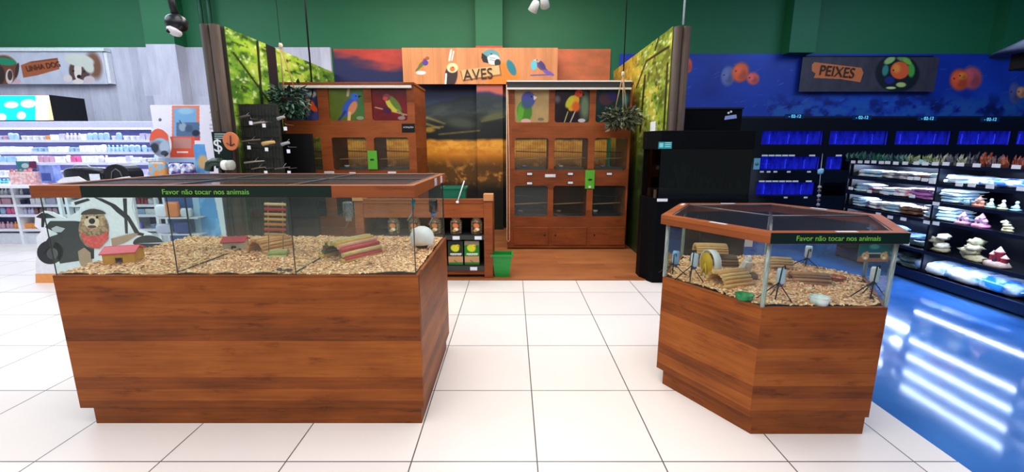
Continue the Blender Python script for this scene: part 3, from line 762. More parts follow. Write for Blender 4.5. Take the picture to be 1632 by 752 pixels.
# ---------------------------------------------------------------- dark rack of perches and toys left of the left cabinet
YK = 5.22
r = thing('perch_rack', 'black wire rack hung with wooden perches and bird toys beside the left forest panel', 'display rack', (-2.9, YK, 0))
xa, xb = -3.13, gx(446, 230, YK) + .25; zt = onY(440, 166, YK).z
MB().box(xa, xb - .25, YK + .03, YK + .06, .0, zt).build('back_panel', P((14, 16, 12), .6, rgb2=(30, 34, 20)), r)
MB().box(gx(440, 230, YK + .4), gx(497, 230, YK + .4), YK + .4, YK + .45, .0, onY(440, 213, YK + .4).z).build('side_panel', BLACK, r)
g = MB()
for k in range(13):
    x = xa + (xb - xa - .25) * k / 12; g.tube([(x, YK + .02, .1), (x, YK + .02, zt)], .003, 5)
for k in range(16):
    z = .15 + (zt - .15) * k / 15; g.tube([(xa, YK + .016, z), (xb - .25, YK + .016, z)], .003, 5)
g.build('wire_grid', P((20, 20, 22), .4, .5), r)
MB().box(xa - .0, gx(497, 230, YK + .4), YK - .2, YK + .5, .013, .12).build('base', BLACK, r)
HK = P((120, 120, 125), .4, .5)
for (x, y) in ((421, 200), (455, 205), (397, 235), (425, 238), (460, 241), (424, 275), (461, 275), (400, 196)):
    p = onY(x, y, YK - .17)
    MB().tube([(p.x, YK + .02, p.z + .045), (p.x, YK - .16, p.z + .045), (p.x, YK - .17, p.z + .055)], .004, 6).build('display_hook', HK, r)
    MB().box(p.x - .018, p.x + .018, YK - .175, YK - .171, p.z - .02, p.z + .02).build('price_tag', TAGM, r)
TOY = [(412, 196, 24, 3, (150, 140, 130)), (400, 224, 26, 2, (120, 96, 64)), (428, 228, 17, 6, (200, 160, 96)), (405, 258, 28, 2.5, (150, 140, 130)), (412, 268, 20, 2, (110, 90, 70)), (455, 229, 11, 5, (150, 150, 156)), (390, 186, 14, 4, (70, 60, 50)), (450, 268, 22, 2, (90, 80, 72)), (448, 188, 10, 5, (150, 150, 150))]
for k, (x, y, w_, t, c) in enumerate(TOY):
    p = onY(x, y, YK - .09); sc = .0082
    o = MB().tube([(p.x - w_ * sc / 2, YK - .09, p.z - .01), (p.x, YK - .09, p.z + .004), (p.x + w_ * sc / 2, YK - .09, p.z + .012)], t * sc / 2, 8, r2=t * sc / 3).build('wooden_perch', P(c, .7), loc=(p.x, YK - .09, p.z))
    MB_ = MB().tube([(p.x, YK - .09, p.z), (p.x, YK - .0, p.z + .05), (p.x, YK + .018, p.z + .05)], .003, 5).build('hook', HK, o)
    tag(o, ['pale branch perch with a tag below, top of the dark rack', 'long thin twig perch on the left of the dark rack', 'tan tapered wooden perch bright in the middle of the dark rack', 'long pale rod low on the dark rack', 'thin brown twig low on the dark rack just above the pen lid', 'grey rounded bird toy at the right of the dark rack', 'short dark bark perch at the top left of the dark rack', 'thin dark rod at the lower right of the dark rack', 'pale grey toy under the left hanging plant'][k], 'bird perch', 'perches and toys on the dark rack')

# ---------------------------------------------------------------- hanging plants
def leafy(name, label, top, c, rr, hh, n, seed, cols, trail=0):
    root = thing(name, label, 'hanging plant', (c[0], c[1], c[2] - hh), 'hanging artificial plants')
    c = Vector(c); rs = random.Random(seed)
    q = MB(); top = Vector(top)
    for k in range(3):
        t = 2.1 * k + .5; q.tube([top, c + Vector((.10 * math.cos(t), .10 * math.sin(t), .03))], .006, 6)
    q.build('rope_hanger', ROPE, root)
    q = MB(); q.lathe([(0, -.12), (.07, -.12), (.11, 0), (.10, 0), (.06, -.1), (0, -.1)], c, 14); q.build('pot', P((50, 36, 26), .8), root)
    k = MB(); k.blob(top, .025, .025, .035, .5, 9, 10, seed); k.build('rope_knot', P((215, 195, 170), .9), root)
    for gi, cc in enumerate(cols):
        L = MB()
        for i in range(n):
            t = rs.uniform(0, 2 * math.pi); ph = rs.uniform(-1, .75); d = Vector((math.cos(t) * math.cos(ph), math.sin(t) * math.cos(ph), math.sin(ph)))
            p = c + Vector((d.x * rr, d.y * rr, d.z * hh)) * rs.uniform(.35, 1)
            dr = (d + Vector((rs.uniform(-.5, .5), rs.uniform(-.5, .5), rs.uniform(-.9, .3)))).normalized(); l = rs.uniform(.05, .1); w2 = l * .3
            sd = dr.cross(Vector((rs.uniform(-1, 1), rs.uniform(-1, 1), 1))).normalized(); nn_ = dr.cross(sd)
            L.add([p, p + dr * l * .4 + sd * w2 + nn_ * .01, p + dr * l, p + dr * l * .4 - sd * w2 + nn_ * .01, p + dr * l * .5 - nn_ * .006], [(0, 1, 4), (1, 2, 4), (2, 3, 4), (3, 0, 4)])
        L.build('foliage', P(cc, .5), root, weld=False)
    return root
p = onY(447, 73, 5.85); c0 = onY(460, 158, 5.85)
leafy('hanging_plant', 'dark green bushy plant hung by ropes beside the left forest panel', p, c0, .235, .27, 170, 3, [(26, 66, 44), (18, 46, 34), (64, 100, 84)])
tag(MB().tube([p, (p.x, p.y, 4.6)], .003, 5).build('suspension_wire', BLACK, loc=p), 'very thin line above the left hanging plant', 'cable')
p = onY(993, 118, 6.1); c0 = onY(990, 186, 6.1)
leafy('hanging_plant', 'grey green trailing plant hung by ropes in front of the right bird cabinet', p, c0, .245, .17, 150, 5, [(62, 76, 58), (40, 52, 40), (112, 116, 84)])
tag(MB().tube([p, (p.x, p.y, 4.6)], .003, 5).build('suspension_wire', BLACK, loc=p), 'thin black line above the right hanging plant', 'cable')

# ================================================================== BIRD FOOD RACK
YD = 4.95
r = thing('food_rack', 'low wooden rack of bird food jars and packs beside the left pen', 'display rack', (-.98, YD, .012))
zd = lambda y: onY(750, y, YD).z
X0, X1 = -1.78, -.22
for (a, b) in ((X0, X0 + .1), (X1 - .1, X1)): MB().box(a, b, YD, YD + .5, .012, zd(318)).build('side_post', W_CAB, r, bevel=.004)
for (a, b) in ((X0 - .01, X0 + .11), (X1 - .1, X1 + .01)): MB().box(a, b, YD - .02, YD + .1, zd(320), zd(309)).build('corner_block', P((196, 132, 80), .5), r, bevel=.005)
MB().box(X0 + .1, X1 - .1, YD + .01, YD + .04, zd(347), zd(324)).build('fascia', W_CAB, r)
MB().box(X0 + .1, X1 - .1, YD, YD + .05, zd(324), zd(317)).build('top_rail', W_RIM, r, bevel=.004)
MB().box(X0 + .1, X1 - .1, YD + .05, YD + .5, zd(330), zd(327)).build('top_tray', W_CAB, r)
MB().box(X0 + .1, X1 - .1, YD + .45, YD + .48, .12, zd(330)).build('back_panel', P((18, 14, 12), .6), r)
shz = []
for (ya, yb) in ((382, 375), (431, 424)):
    MB().box(X0 + .1, X1 - .1, YD + .01, YD + .45, zd(ya) + .01, zd(yb)).build('shelf', P((30, 32, 34), .5), r); shz.append(zd(yb))
    MB().box(X0 + .1, X1 - .1, YD + .0, YD + .012, zd(ya), zd(yb)).build('shelf_edge', P((44, 48, 46), .5), r)
MB().box(X0 + .1, X1 - .1, YD + .02, YD + .06, zd(438), zd(431)).build('bottom_rail', W_CAB, r)
for (x, y) in ((727, 379), (762, 379), (755, 428), (660, 379), (620, 379)): tagbox(r, x, y, 9, 4, YD - .001, back=TAGM)
# jars
pitch = (gx(760, 360, YD + .12) - gx(727, 360, YD + .12))
xj = gx(727, 360, YD + .12); k = 0
for i in range(-4, 2):
    x = xj + i * pitch
    if x < X0 + .17: continue
    zb, h = shz[0] + .001, .185
    o = MB().lathe([(0, 0), (.062, 0), (.068, .01), (.068, h * .8), (.05, h * .9), (.05, h)], (x, YD + .12, zb), 20).build('food_jar', P((120, 92, 66), .25, rgb2=(190, 160, 120), scale=60), loc=(x, YD + .12, zb))
    MB().lathe([(.05, h), (.054, h), (.054, h + .025), (0, h + .025)], (x, YD + .12, zb), 20).build('lid', P((70, 74, 76), .3), o)
    e = Pic((x - .045, YD + .049, zb + .02), (.09, 0, 0), (0, 0, .12), 26, 30, (60, 44, 36))
    px, py = e.x.mean(), e.y.mean(); e.ell(px, py - 3, 5, 4, (214, 118, 60), 20, .5); e.ell(px + 1, py + 3, 4, 2.5, (236, 220, 190), 0, .5); e.ell(px - 2, py + 5, 3, 2, (196, 150, 70), 0, .5)
    e.build('label_print', o)
    tag(o, 'bird food jar on the low wooden rack, ' + ['at its left end', 'second from its left end', 'third from its left end', 'just right of the white dome', 'second from the right post', 'beside the right post'][min(k, 5)], 'jar', 'bird food jars'); k += 1
xp = [gx(q, 400, YD + .05) for q in (752, 726, 695, 664, 633, 602)]
for k, x in enumerate(xp):
    zb = shz[1] + .001; col = [(40, 120, 34), (26, 44, 26)][k % 2]
    nm = ['beside the right post', 'left of the pack beside the post', 'behind the pen corner', 'third from the right end behind the pen', 'second from the left end behind the pen', 'at the left end behind the pen'][k]
    o = MB().box(x - .088, x + .088, YD + .05, YD + .17, zb, zb + .29).build('seed_pack', P(col, .4), loc=(x, YD + .11, zb), bevel=.008)
    e = Pic((x - .084, YD + .048, zb + .004), (.168, 0, 0), (0, 0, .28), 50, 76, col)
    cx, cy = e.x.mean(), e.y.mean(); hh = (e.y.max() - e.y.min())
    e.mix((e.v < .36).astype(float), (190, 140, 96)); e.mix(((e.v < .1)).astype(float), (50, 120, 40)); e.mix((e.v > .84) * 1., (34, 34, 30) if k % 2 else (150, 130, 110))
    e.ell(cx - 1, cy - hh * .2, 7, 5.5, (206, 214, 30), 20, .3); e.ell(cx + 3, cy - hh * .27, 3.5, 3.5, (236, 210, 40), 0, .4); e.ell(cx + 4.2, cy - hh * .28, .8, .8, (10, 10, 10)); e.ell(cx + 7, cy - hh * .26, 1.5, 1, (90, 60, 40)); e.line(cx - 8, cy + hh * .04, cx + 9, cy + hh * .04, 1.8, (230, 232, 220), .5); e.line(cx - 2, cy + hh * .32, cx + 3, cy + hh * .42, 1.5, (60, 120, 50))
    e.build('front_print', o)
    text('Naturale', .036, P((235, 235, 225), .5), o, (x, YD + .046, zb + .125), name='pack_lettering')
    tag(o, '%s parrot pack, lower rack shelf, %s' % (['green', 'black'][k % 2], nm), 'seed pack', 'parrot seed packs')
# basket and stick on top of the rack
r = thing('green_basket', 'green plastic basket on top of the low wooden rack', 'basket', (gx(724, 308, 5.1), 5.1, zd(330) + .01))
xa, xb = gx(707, 305, 5.1), gx(743, 305, 5.1); za, zb = zd(330) + .002, onY(720, 297, 5.1).z
def bin_(root, xa, xb, ya, yb, za, zb, mat, tp=.03):
    t = .006; f = MB()
    A = [(xa + tp, ya + tp), (xb - tp, ya + tp), (xb - tp, yb - tp), (xa + tp, yb - tp)]; B = [(xa, ya), (xb, ya), (xb, yb), (xa, yb)]
    A2 = [(x + t * sx, y + t * sy) for (x, y), (sx, sy) in zip(A, ((1, 1), (-1, 1), (-1, -1), (1, -1)))]; B2 = [(x + t * sx, y + t * sy) for (x, y), (sx, sy) in zip(B, ((1, 1), (-1, 1), (-1, -1), (1, -1)))]
    v = [(x, y, za) for x, y in A] + [(x, y, zb) for x, y in B] + [(x, y, zb) for x, y in B2] + [(x, y, za + t) for x, y in A2]
    fs = [(3, 2, 1, 0), (12, 13, 14, 15)]
    for k in range(4):
        j = (k + 1) % 4; fs += [(k, j, 4 + j, 4 + k), (4 + k, 4 + j, 8 + j, 8 + k), (8 + k, 8 + j, 12 + j, 12 + k)]
    f.add(v, fs); f.build('tub', mat, root)
    e = MB(); w2 = .014
    e.box(xa - w2, xb + w2, ya - w2, ya, zb - .022, zb); e.box(xa - w2, xb + w2, yb, yb + w2, zb - .022, zb); e.box(xa - w2, xa, ya, yb, zb - .022, zb); e.box(xb, xb + w2, ya, yb, zb - .022, zb)
    e.build('rim', mat, root)
bin_(r, xa, xb, 5.02, 5.2, za, zb, P((10, 110, 84), .35), .012)
p0, p1 = onY(729, 322, 4.93), onY(740, 288, 4.99)
o = thing('swab_stick', 'white stick with a round tip leaning on the green basket', 'stick', p0)
MB().tube([p0, p1], .007, 8).build('shaft', P((215, 215, 215), .4), o); MB().blob(p0, .018, .012, .014).build('tip', P((240, 240, 240), .4), o)
r = thing('green_bin', 'green plastic bin standing on the wooden floor beside the food rack', 'bin', (-.11, 5.03, .012))
bin_(r, -.235, .0, 4.96, 5.14, .013, onY(800, 406, 4.96).z, BINGREEN, .035)

# ================================================================== ANIMAL PENS
def bedding(poly_fn, x0, x1, y0, y1, z, name, label, seed, n, cell=.03):
    """wood shavings: uneven bed plus curled chips, uncountable"""
    rs = random.Random(seed); q = MB(); nx = int((x1 - x0) / cell); ny = int((y1 - y0) / cell); idx = {}
    H = lambda x, y: z + .014 * mnoise.noise(Vector((x * 7, y * 7, seed))) + .006 * mnoise.noise(Vector((x * 30, y * 30, seed)))
    vs = []
    for j in range(ny + 1):
        for i in range(nx + 1):
            x = x0 + (x1 - x0) * i / nx; y = y0 + (y1 - y0) * j / ny
            if poly_fn(x, y): idx[i, j] = len(vs); vs.append((x, y, H(x, y)))
    fs = [(idx[i, j], idx[i + 1, j], idx[i + 1, j + 1], idx[i, j + 1]) for j in range(ny) for i in range(nx) if all(k in idx for k in ((i, j), (i + 1, j), (i + 1, j + 1), (i, j + 1)))]
    q.add(vs, fs, True); nb = len(vs); cols = [(.68, .42, .22)] * nb
    pal = [s2l(c) for c in ((252, 206, 158), (246, 186, 132), (255, 222, 182), (236, 168, 112), (206, 140, 88), (250, 196, 150))]
    cc = 0
    while cc < n:
        x = rs.uniform(x0, x1); y = rs.uniform(y0, y1)
        if not poly_fn(x, y): continue
        cc += 1
        a = rs.uniform(0, 6.28); l = rs.uniform(.0045, .011); w2 = l * rs.uniform(.3, .6); tl = rs.uniform(-.5, .5)
        c = Vector((x, y, H(x, y) + .004)); d = Vector((math.cos(a), math.sin(a), tl)); s = Vector((-math.sin(a), math.cos(a), rs.uniform(-.4, .4))) * w2
        up = Vector((0, 0, l * .35))
        q.add([c - d * l - s, c - s + up, c + d * l - s, c + d * l + s, c + s + up, c - d * l + s], [(0, 1, 4, 5), (1, 2, 3, 4)])
        cols += [rs.choice(pal)] * 6
    o = q.build(name, None, loc=(x0, y0, z), weld=False, uv=False)
    at = o.data.color_attributes.new('Col', 'FLOAT_COLOR', 'POINT')
    at.data.foreach_set('color', np.hstack([np.array([tuple(c) for c in cols]), np.ones((len(cols), 1))]).ravel())
    o.data.materials.append(vcol_mat(.75, 'wood_shavings'))
    return tag(o, label, 'bedding', kind='stuff')

# ---- long pen
LX0, LX1, LY0, LY1 = -2.375, -.485, 2.2, 3.2
ZW, ZR0, ZR1 = .852, 1.258, 1.318
pen = thing('animal_pen', 'long wooden animal pen with glass walls and a green and brown rim, on the left', 'animal pen', ((LX0 + LX1) / 2, 2.7, 0), 'wood and glass animal pens')
b = MB()
b.box(LX0, LX1, LY0, LY0 + .02, .095, ZW); b.box(LX0, LX1, LY1 - .02, LY1, .095, ZW); b.box(LX0, LX0 + .02, LY0 + .02, LY1 - .02, .095, ZW); b.box(LX1 - .02, LX1, LY0 + .02, LY1 - .02, .095, ZW); b.box(LX0 + .02, LX1 - .02, LY0 + .02, LY1 - .02, .78, .80)
b.build('body_panel', W_PEN, pen, bevel=.002)
MB().box(LX0 + .07, LX1 - .015, LY0 + .004, LY1 - .06, 0, .095).build('plinth', W_PEN, pen)
e = .012
for nm, bx in (('front_glass', (LX0 + e, LX1 - e, LY0 + e, LY0 + e + .006)), ('back_glass', (LX0 + e, LX1 - e, LY1 - e - .006, LY1 - e))): MB().box(*bx, ZW - .05, ZR0 + .02).build(nm, GLASS, pen)
for nm, x in (('side_glass', LX0 + e), ('side_glass', LX1 - e - .006)): MB().box(x, x + .006, LY0 + e + .007, LY1 - e - .007, ZW - .05, ZR0 + .02).build(nm, PART, pen)
xd1, xd2 = onY(281, 436, LY0).x, onY(470, 436, LY0).x
for x in (xd1, xd2): MB().box(x - .003, x + .003, LY0 + e + .007, LY1 - e - .007, ZW - .04, ZR0 + .01).build('partition_glass', PART, pen)
SEAL = P((50, 60, 58), .4)
for x in (xd1, xd2, LX1 - e - .002, LX0 + e + .002): MB().box(x - .0025, x + .0025, LY0 + e - .003, LY0 + e - .0005, ZW, ZR0).build('glass_seam', SEAL, pen)
for x, y in ((LX1 - .014, LY1 - .014), (LX0 + .014, LY1 - .014)): MB().box(x - .004, x + .004, y - .004, y + .004, ZW, ZR0).build('glass_seam', SEAL, pen)
for x in (xd1, xd2):
    MB().box(x - .003, x + .003, LY0 + e + .008, LY1 - e - .008, ZW + .012, ZW + .018).build('partition_edge', P((70, 55, 35), .6), pen)
O = .03
def rimbox(a, b_, c, d, mat, nm='rim'): return MB().box(a, b_, c, d, ZR0, ZR1).build(nm, mat, pen, bevel=.002)
xg0, xg1 = onY(129, 305, LY0 - O).x, onY(528, 305, LY0 - O).x
rimbox(LX0 + .01, LX1 + .005, LY0 - O, LY0 + .03, W_RIM)
MB().box(xg0, xg1, LY0 - O - .002, LY0 - O - .0002, ZR0 + .001, ZR1 - .001).build('sign_strip', GREEN_SIGN, pen)
rimbox(LX0 + .01, LX1 + .005, LY1 - .03, LY1 + .01, W_RIM); rimbox(LX0 + .01, LX0 + .04, LY0 + .03, LY1 - .03, W_RIM); rimbox(LX1 - .03, LX1 + .005, LY0 + .03, LY1 - .03, W_RIM)
p = onY(328, 306, LY0 - O); text('Favor não tocar nos animais', .036, GREEN_TXT, pen, (p.x, LY0 - O - .003, p.z), name='sign_lettering', sx=1.0)
wd = [c for c in bpy.data.objects if c.name.startswith('sign_lettering')][-1]; wd.scale.x = (onY(397, 306, LY0 - O).x - onY(259, 306, LY0 - O).x) / wd.dimensions.x
for y0_, y1_, cc in ((2.75, 2.83, (200, 200, 215)), (2.98, 3.05, (230, 215, 215))): MB().box(LX1 + .0052, LX1 + .007, y0_, y1_, ZR0 + .008, ZR1 - .006).build('white_sticker', P(cc, .4), pen)
# mesh lids, lifted off one by one
xs = [LX0 + .045, xd1 - .003, xd2 - .003, LX1 - .035]
nmz = ['left', 'middle', 'right']
for i in range(3):
    a, b_ = xs[i] + .004, xs[i + 1] - .004
    for j, (ya, yb) in enumerate(((LY0 + .035, 2.69), (2.70, LY1 - .035))):
        o = thing('mesh_lid', '%s black wire mesh lid in the %s row on top of the long pen' % (nmz[i], ['front', 'back'][j]), 'mesh lid', ((a + b_) / 2, (ya + yb) / 2, ZR1 - .012), 'mesh lids of the long pen')
        z = ZR1 - .008
        MB().box(a + .012, b_ - .012, ya + .012, yb - .012, z - .001, z + .0005).build('wire_cloth', MESHM, o)
        f = MB()
        for bx in ((a, b_, ya, ya + .012), (a, b_, yb - .012, yb), (a, a + .012, ya + .012, yb - .012), (b_ - .012, b_, ya + .012, yb - .012)): f.box(*bx, z - .006, z + .006)
        f.build('frame', P((84, 84, 90), .35, .5), o)
bedding(lambda x, y: True, LX0 + .022, LX1 - .022, LY0 + .022, LY1 - .022, ZW + .006, 'wood_shavings', 'pine shavings spread over the floor of the long left pen', 3, 15000)

def arch(root_nm, label, cat, c, L_, R, rz, cols, base=None, nst=9, grp=None, k=1.0):
    """bendy bridge of round sticks wired side by side; axis along local X"""
    root = thing(root_nm, label, cat, (0, 0, 0), grp)
    rs_ = R * math.pi / (nst) / 2 * 1.02
    for i in range(nst):
        t = math.pi * (i + .5) / nst * k + math.pi * (1 - k) / 2
        y, z = -R * math.cos(t), R * math.sin(t)
        MB().tube([(-L_ / 2, y, z), (-L_ / 6, y, z + .002), (L_ / 2, y, z)], rs_, 8).build('stick', P(cols[i % len(cols)], .6, var=.18, scale=50), root)
    if base:
        for y in (-R, R): MB().tube([(-L_ / 2 - .02, y, .008), (L_ / 2 + .02, y, .008)], rs_, 8).build('base_stick', P(base, .6), root)
    root.location = c; root.rotation_euler = (0, 0, rz)
    return root
T1, T2, TR, TY, TG = (240, 188, 122), (220, 158, 94), (206, 54, 62), (214, 168, 60), (80, 110, 60)
zb = ZW + .008
# toy houses
def toyhouse(px, py, w_, d, h, wall, roof, rz, label):
    c = onZ(px, py, zb); o = thing('toy_house', label, 'toy house', (0, 0, 0), 'toy houses in the long pen')
    q = MB(); t = .008
    q.box(-w_ / 2, w_ / 2, -d / 2, -d / 2 + t, 0, h) if 0 else None
    for sx in (-1, 1): q.plate([(-d / 2, 0), (d / 2, 0), (d / 2, h), (0, h * 1.45), (-d / 2, h)], -t / 2, t / 2); 
    vs = q.v[:]; q.v = []; n_ = len(vs) // 2
    for i, v in enumerate(vs):
        sx = -1 if i < n_ else 1
        q.v.append((sx * (w_ / 2 - t / 2) + v[1], v[0], v[2]))
    for sy in (-1, 1):
        yy = sy * (d / 2 - t / 2)
        q.box(-w_ / 2 + t, -w_ * .12, yy - t / 2, yy + t / 2, 0, h); q.box(w_ * .12, w_ / 2 - t, yy - t / 2, yy + t / 2, 0, h); q.box(-w_ * .12, w_ * .12, yy - t / 2, yy + t / 2, h * .62, h)
    q.build('wall', P(wall, .55, var=.2, scale=30), o)
    for sy in (-1, 1):
        a = math.atan2(h * .45, d / 2)
        MB().obox((0, sy * d * .27, h * 1.22 + .006), w_ + .02, d / 2 / math.cos(a) + .012, .007, 0, -sy * a).build('roof_panel', P(roof, .5), o)
    o.location = c; o.rotation_euler = (0, 0, rz); return o
toyhouse(199, 416, .145, .13, .056, (222, 158, 30), (222, 66, 84), .35, 'yellow toy house with a pink roof at the left of the long pen')
toyhouse(377, 396, .12, .10, .048, (206, 196, 176), (200, 52, 62), .25, 'grey white toy house with a red roof beside the stick tunnel in the long pen')
c = onZ(432, 400, zb)
arch('stick_tunnel', 'plain bendy stick tunnel below the coloured ladder in the long pen', 'stick tunnel', (c.x - .02, c.y + .04, zb), .21, .078, 1.1, [T1, T2], None, 12, 'stick tunnels in the long pen')
arch('stick_tunnel', 'bendy stick tunnel with red, green and yellow sticks at the right of the long pen', 'stick tunnel', (onZ(550, 412, zb).x + .02, onZ(550, 412, zb).y + .07, zb), .27, .1, 1.0, [TR, (226, 190, 120), TR, (228, 160, 130), TY, (190, 180, 130), T1, TG, (120, 60, 40), TG, T2], TY, 11, 'stick tunnels in the long pen')
c = onZ(445, 408, zb); arch('stick_bridge', 'low flat log half standing in front of the ladder in the long pen', 'stick bridge', (c.x + .0, c.y, zb - .012), .1, .04, .2, [(190, 180, 120), (160, 170, 90)], None, 5)
# coloured ladder
yl = 2.62; a = onY(439, 384, yl); b_ = onY(437, 322, yl); sc = (yl * c_ - (1.0 - CH) * s_) / FPX
ld = thing('ladder', 'small upright ladder of red, yellow and plain sticks in the long pen', 'ladder', (a.x, yl, ZW))
LC = [T1, T1, (214, 160, 80), TR, T1, T1, TR, T1][::-1]; ys = [325, 333, 341, 349, 357, 365, 373]
cl = [(236, 200, 150), (206, 56, 62), (230, 180, 120), (226, 176, 110), (222, 150, 70), (210, 90, 60), (220, 170, 110)]
for y, cc in zip(ys, cl):
    l = onY(422, y, yl); r_ = onY(455, y + 1, yl); MB().tube([l, r_], .0085, 10).build('rung', P(cc, .55), ld)
for xx in (427, 450):
    t_, u_ = onY(xx, 322, yl + .003), onY(xx, 392, yl + .003); MB().tube([t_, (u_.x, yl + .003, ZW + .0)], .003, 6).build('side_wire', P((170, 150, 110), .5), ld)
# bottles
def bottle(p, label, col, body, h=.12, r_=.026, grp='water bottles', clipc=None, tilt=0):
    o = thing('water_bottle', label, 'water bottle', p, grp); p = Vector(p)
    MB().lathe([(0, h), (r_ * .9, h), (r_, h - .01), (r_, .03), (r_ * .55, .018)], p, 16).build('reservoir', body, o)
    MB().lathe([(r_ * .6, .022), (r_ * .55, 0), (0, 0)], p, 14).build('cap', P(col, .35), o)
    MB().tube([p, p + Vector((-.012, 0, -.02)), p + Vector((-.035, 0, -.06))], .004, 8).build('spout', STEEL, o)
    if clipc: MB().lathe([(r_ + .001, h * .6), (r_ + .004, h * .6), (r_ + .004, h * .68), (r_ + .001, h * .68)], p, 16).build('clip', P(clipc, .4), o)
    return o
CLR = glass((225, 235, 240), .06, alpha=.98, haze=.45, ior=1.1)
p = onY(556, 352, 2.95); bottle(p, 'large clear water bottle hanging behind the striped tunnel in the long pen', (190, 195, 200), CLR, .13, .033)
p = onY(659, 334, 2.35); bottle(p, 'small teal water bottle hanging at the front right corner of the long pen', (20, 120, 130), P((20, 130, 140), .3), .055, .012)
p = onY(691, 344, 2.9); bottle(p, 'dark water bottle with a blue cap hanging on the right glass of the long pen', (70, 130, 200), glass((90, 95, 100), .1, alpha=.7), .11, .028)
# white dome
c = onZ(672, 398, zb); dm = thing('dome_house', 'round white plastic dome house at the right end of the long pen', 'dome house', (LX1 - .094, 2.79, zb))
c = Vector((LX1 - .094, 2.79, zb)); R = .078; q = MB(); n = 24; vs = []; fs = []
for i in range(10):
    ph = -1.1 + (math.pi / 2 + 1.1) * i / 9
    for k in range(n):
        t = 2 * math.pi * k / n; vs.append(c + Vector((R * math.cos(ph) * math.cos(t), R * math.cos(ph) * math.sin(t), R * .89 + R * math.sin(ph))))
for i in range(9):
    for k in range(n):
        if i < 2 and 16 <= k <= 20: continue
        l = (k + 1) % n; fs.append((i * n + k, i * n + l, (i + 1) * n + l, (i + 1) * n + k))
q.add(vs, fs, True); o = q.build('shell', P((240, 240, 240), .35), dm); sm = o.modifiers.new('s', 'SOLIDIFY'); sm.thickness = .003
# hamsters (small animals): body, head, ears as one continuous skin
def rodent(c, label, fur, rz, k=1.0, name='hamster', tilt=0):
    root = thing(name, label, 'hamster', c); me = bpy.data.meshes.new('body')
    P_ = [(-.038, 0, .022, .019), (-.015, 0, .027, .025), (.012, 0, .026, .022), (.032, 0, .03, .017), (.046, 0, .027, .0085), (.033, .013, .045, .006), (.033, -.013, .045, .006), (.02, .014, .008, .006), (.02, -.014, .008, .006), (-.03, .016, .008, .007), (-.03, -.016, .008, .007), (-.058, 0, .016, .003)]
    ed = [(0, 1), (1, 2), (2, 3), (3, 4), (3, 5), (3, 6), (2, 7), (2, 8), (0, 9), (0, 10), (0, 11)]
    me.from_pydata([(x * k, y * k, z * k) for x, y, z, _ in P_], ed, [])
    o = bpy.data.objects.new('body', me); COL.objects.link(o); o.parent = root
    s = o.modifiers.new('skin', 'SKIN')
    for v, q_ in zip(me.skin_vertices[0].data, P_): v.radius = (q_[3] * k, q_[3] * k)
    me.skin_vertices[0].data[1].use_root = True
    u = o.modifiers.new('sub', 'SUBSURF'); u.levels = u.render_levels = 2
    me.materials.append(P(fur, .8, var=.2, scale=80))
    for sy in (-1, 1):
        if sum(fur) > 600: MB().blob(Vector((.032 * k, sy * .0145 * k, .0475 * k)) + Vector(c), .003 * k, .005 * k, .006 * k, n=10).build('ear', P((236, 150, 150), .6), root)
        MB().blob(Vector((.041 * k, sy * .011 * k, .034 * k)) + Vector(c), .0035 * k, .0025 * k, .0035 * k, n=10).build('eye', P((160, 20, 30) if sum(fur) > 600 else (10, 8, 8), .1), root)
    MB().blob(Vector((.0545 * k, 0, .028 * k)) + Vector(c), .003 * k, .003 * k, .002 * k, n=8).build('nose', P((226, 140, 140), .4), root)
    root.rotation_euler = (0, tilt, rz); return root
c = onZ(553, 398, zb); rodent((c.x - .0, c.y - .02, zb - .004), 'brown hamster curled inside the mouth of the striped stick tunnel', (120, 84, 62), 1.2, 1.1)
# dark droppings / dark bark pile by the glass
c = onZ(452, 433, ZW + .004); q = MB(); rs = random.Random(4)
for k in range(26): q.blob((c.x + rs.gauss(0, .025), LY0 + .045 + abs(rs.gauss(0, .008)), zb + rs.uniform(0, .012)), .009, .007, .005, .5, 8, 8, k)
tag(q.build('bark_pile', P((70, 56, 56), .8), loc=(c.x, LY0 + .05, zb)), 'small dark pile of bark bits against the front glass of the long pen', 'bark', kind='stuff')

# ---- hexagonal pen
HX, HY, HR = 1.572, 2.655, .632
ZH, HR0, HR1 = .712, 1.045, 1.10
hexp = lambda R, rot=0: [(HX + R * math.cos(math.radians(60 * k + rot)), HY + R * math.sin(math.radians(60 * k + rot))) for k in range(6)]
pen2 = thing('animal_pen', 'six sided wooden animal pen with glass walls, on the right', 'animal pen', (HX, HY, 0), 'wood and glass animal pens')
def ring(Ro, Ri, z0, z1, nm, mat, per=True, gap=0, sides=range(6)):
    A, B = hexp(Ro), hexp(Ri); out = []
    for k in sides:
        j = (k + 1) % 6
        out.append(MB().prism([A[k], A[j], B[j], B[k]], z0, z1).build(nm, mat, pen2)) 
    return out
ring(HR, HR - .022, .10, ZH, 'body_panel', W_PEN)
MB().prism(hexp(HR - .03), .66, .675).build('pen_floor', W_PEN, pen2)
MB().prism([(x + (.012 if i in (0, 1, 2, 3) else 0) * 0, y) for i, (x, y) in enumerate([(HX + (HR - .035) * math.cos(math.radians(60 * k)), HY + (HR - .035) * math.sin(math.radians(60 * k)) - .028) for k in range(6)])], 0, .10).build('plinth', W_PEN, pen2)
ring(HR - .008, HR - .014, ZH - .03, HR0 + .02, 'glass_wall', GLASS)
for (x, y) in hexp(HR - .011):
    MB().tube([(x, y, ZH), (x, y, HR0)], .0115, 10).build('glass_corner', GLASSE, pen2)
rims = ring(HR + .035, HR - .03, HR0, HR1, 'rim', W_RIM)
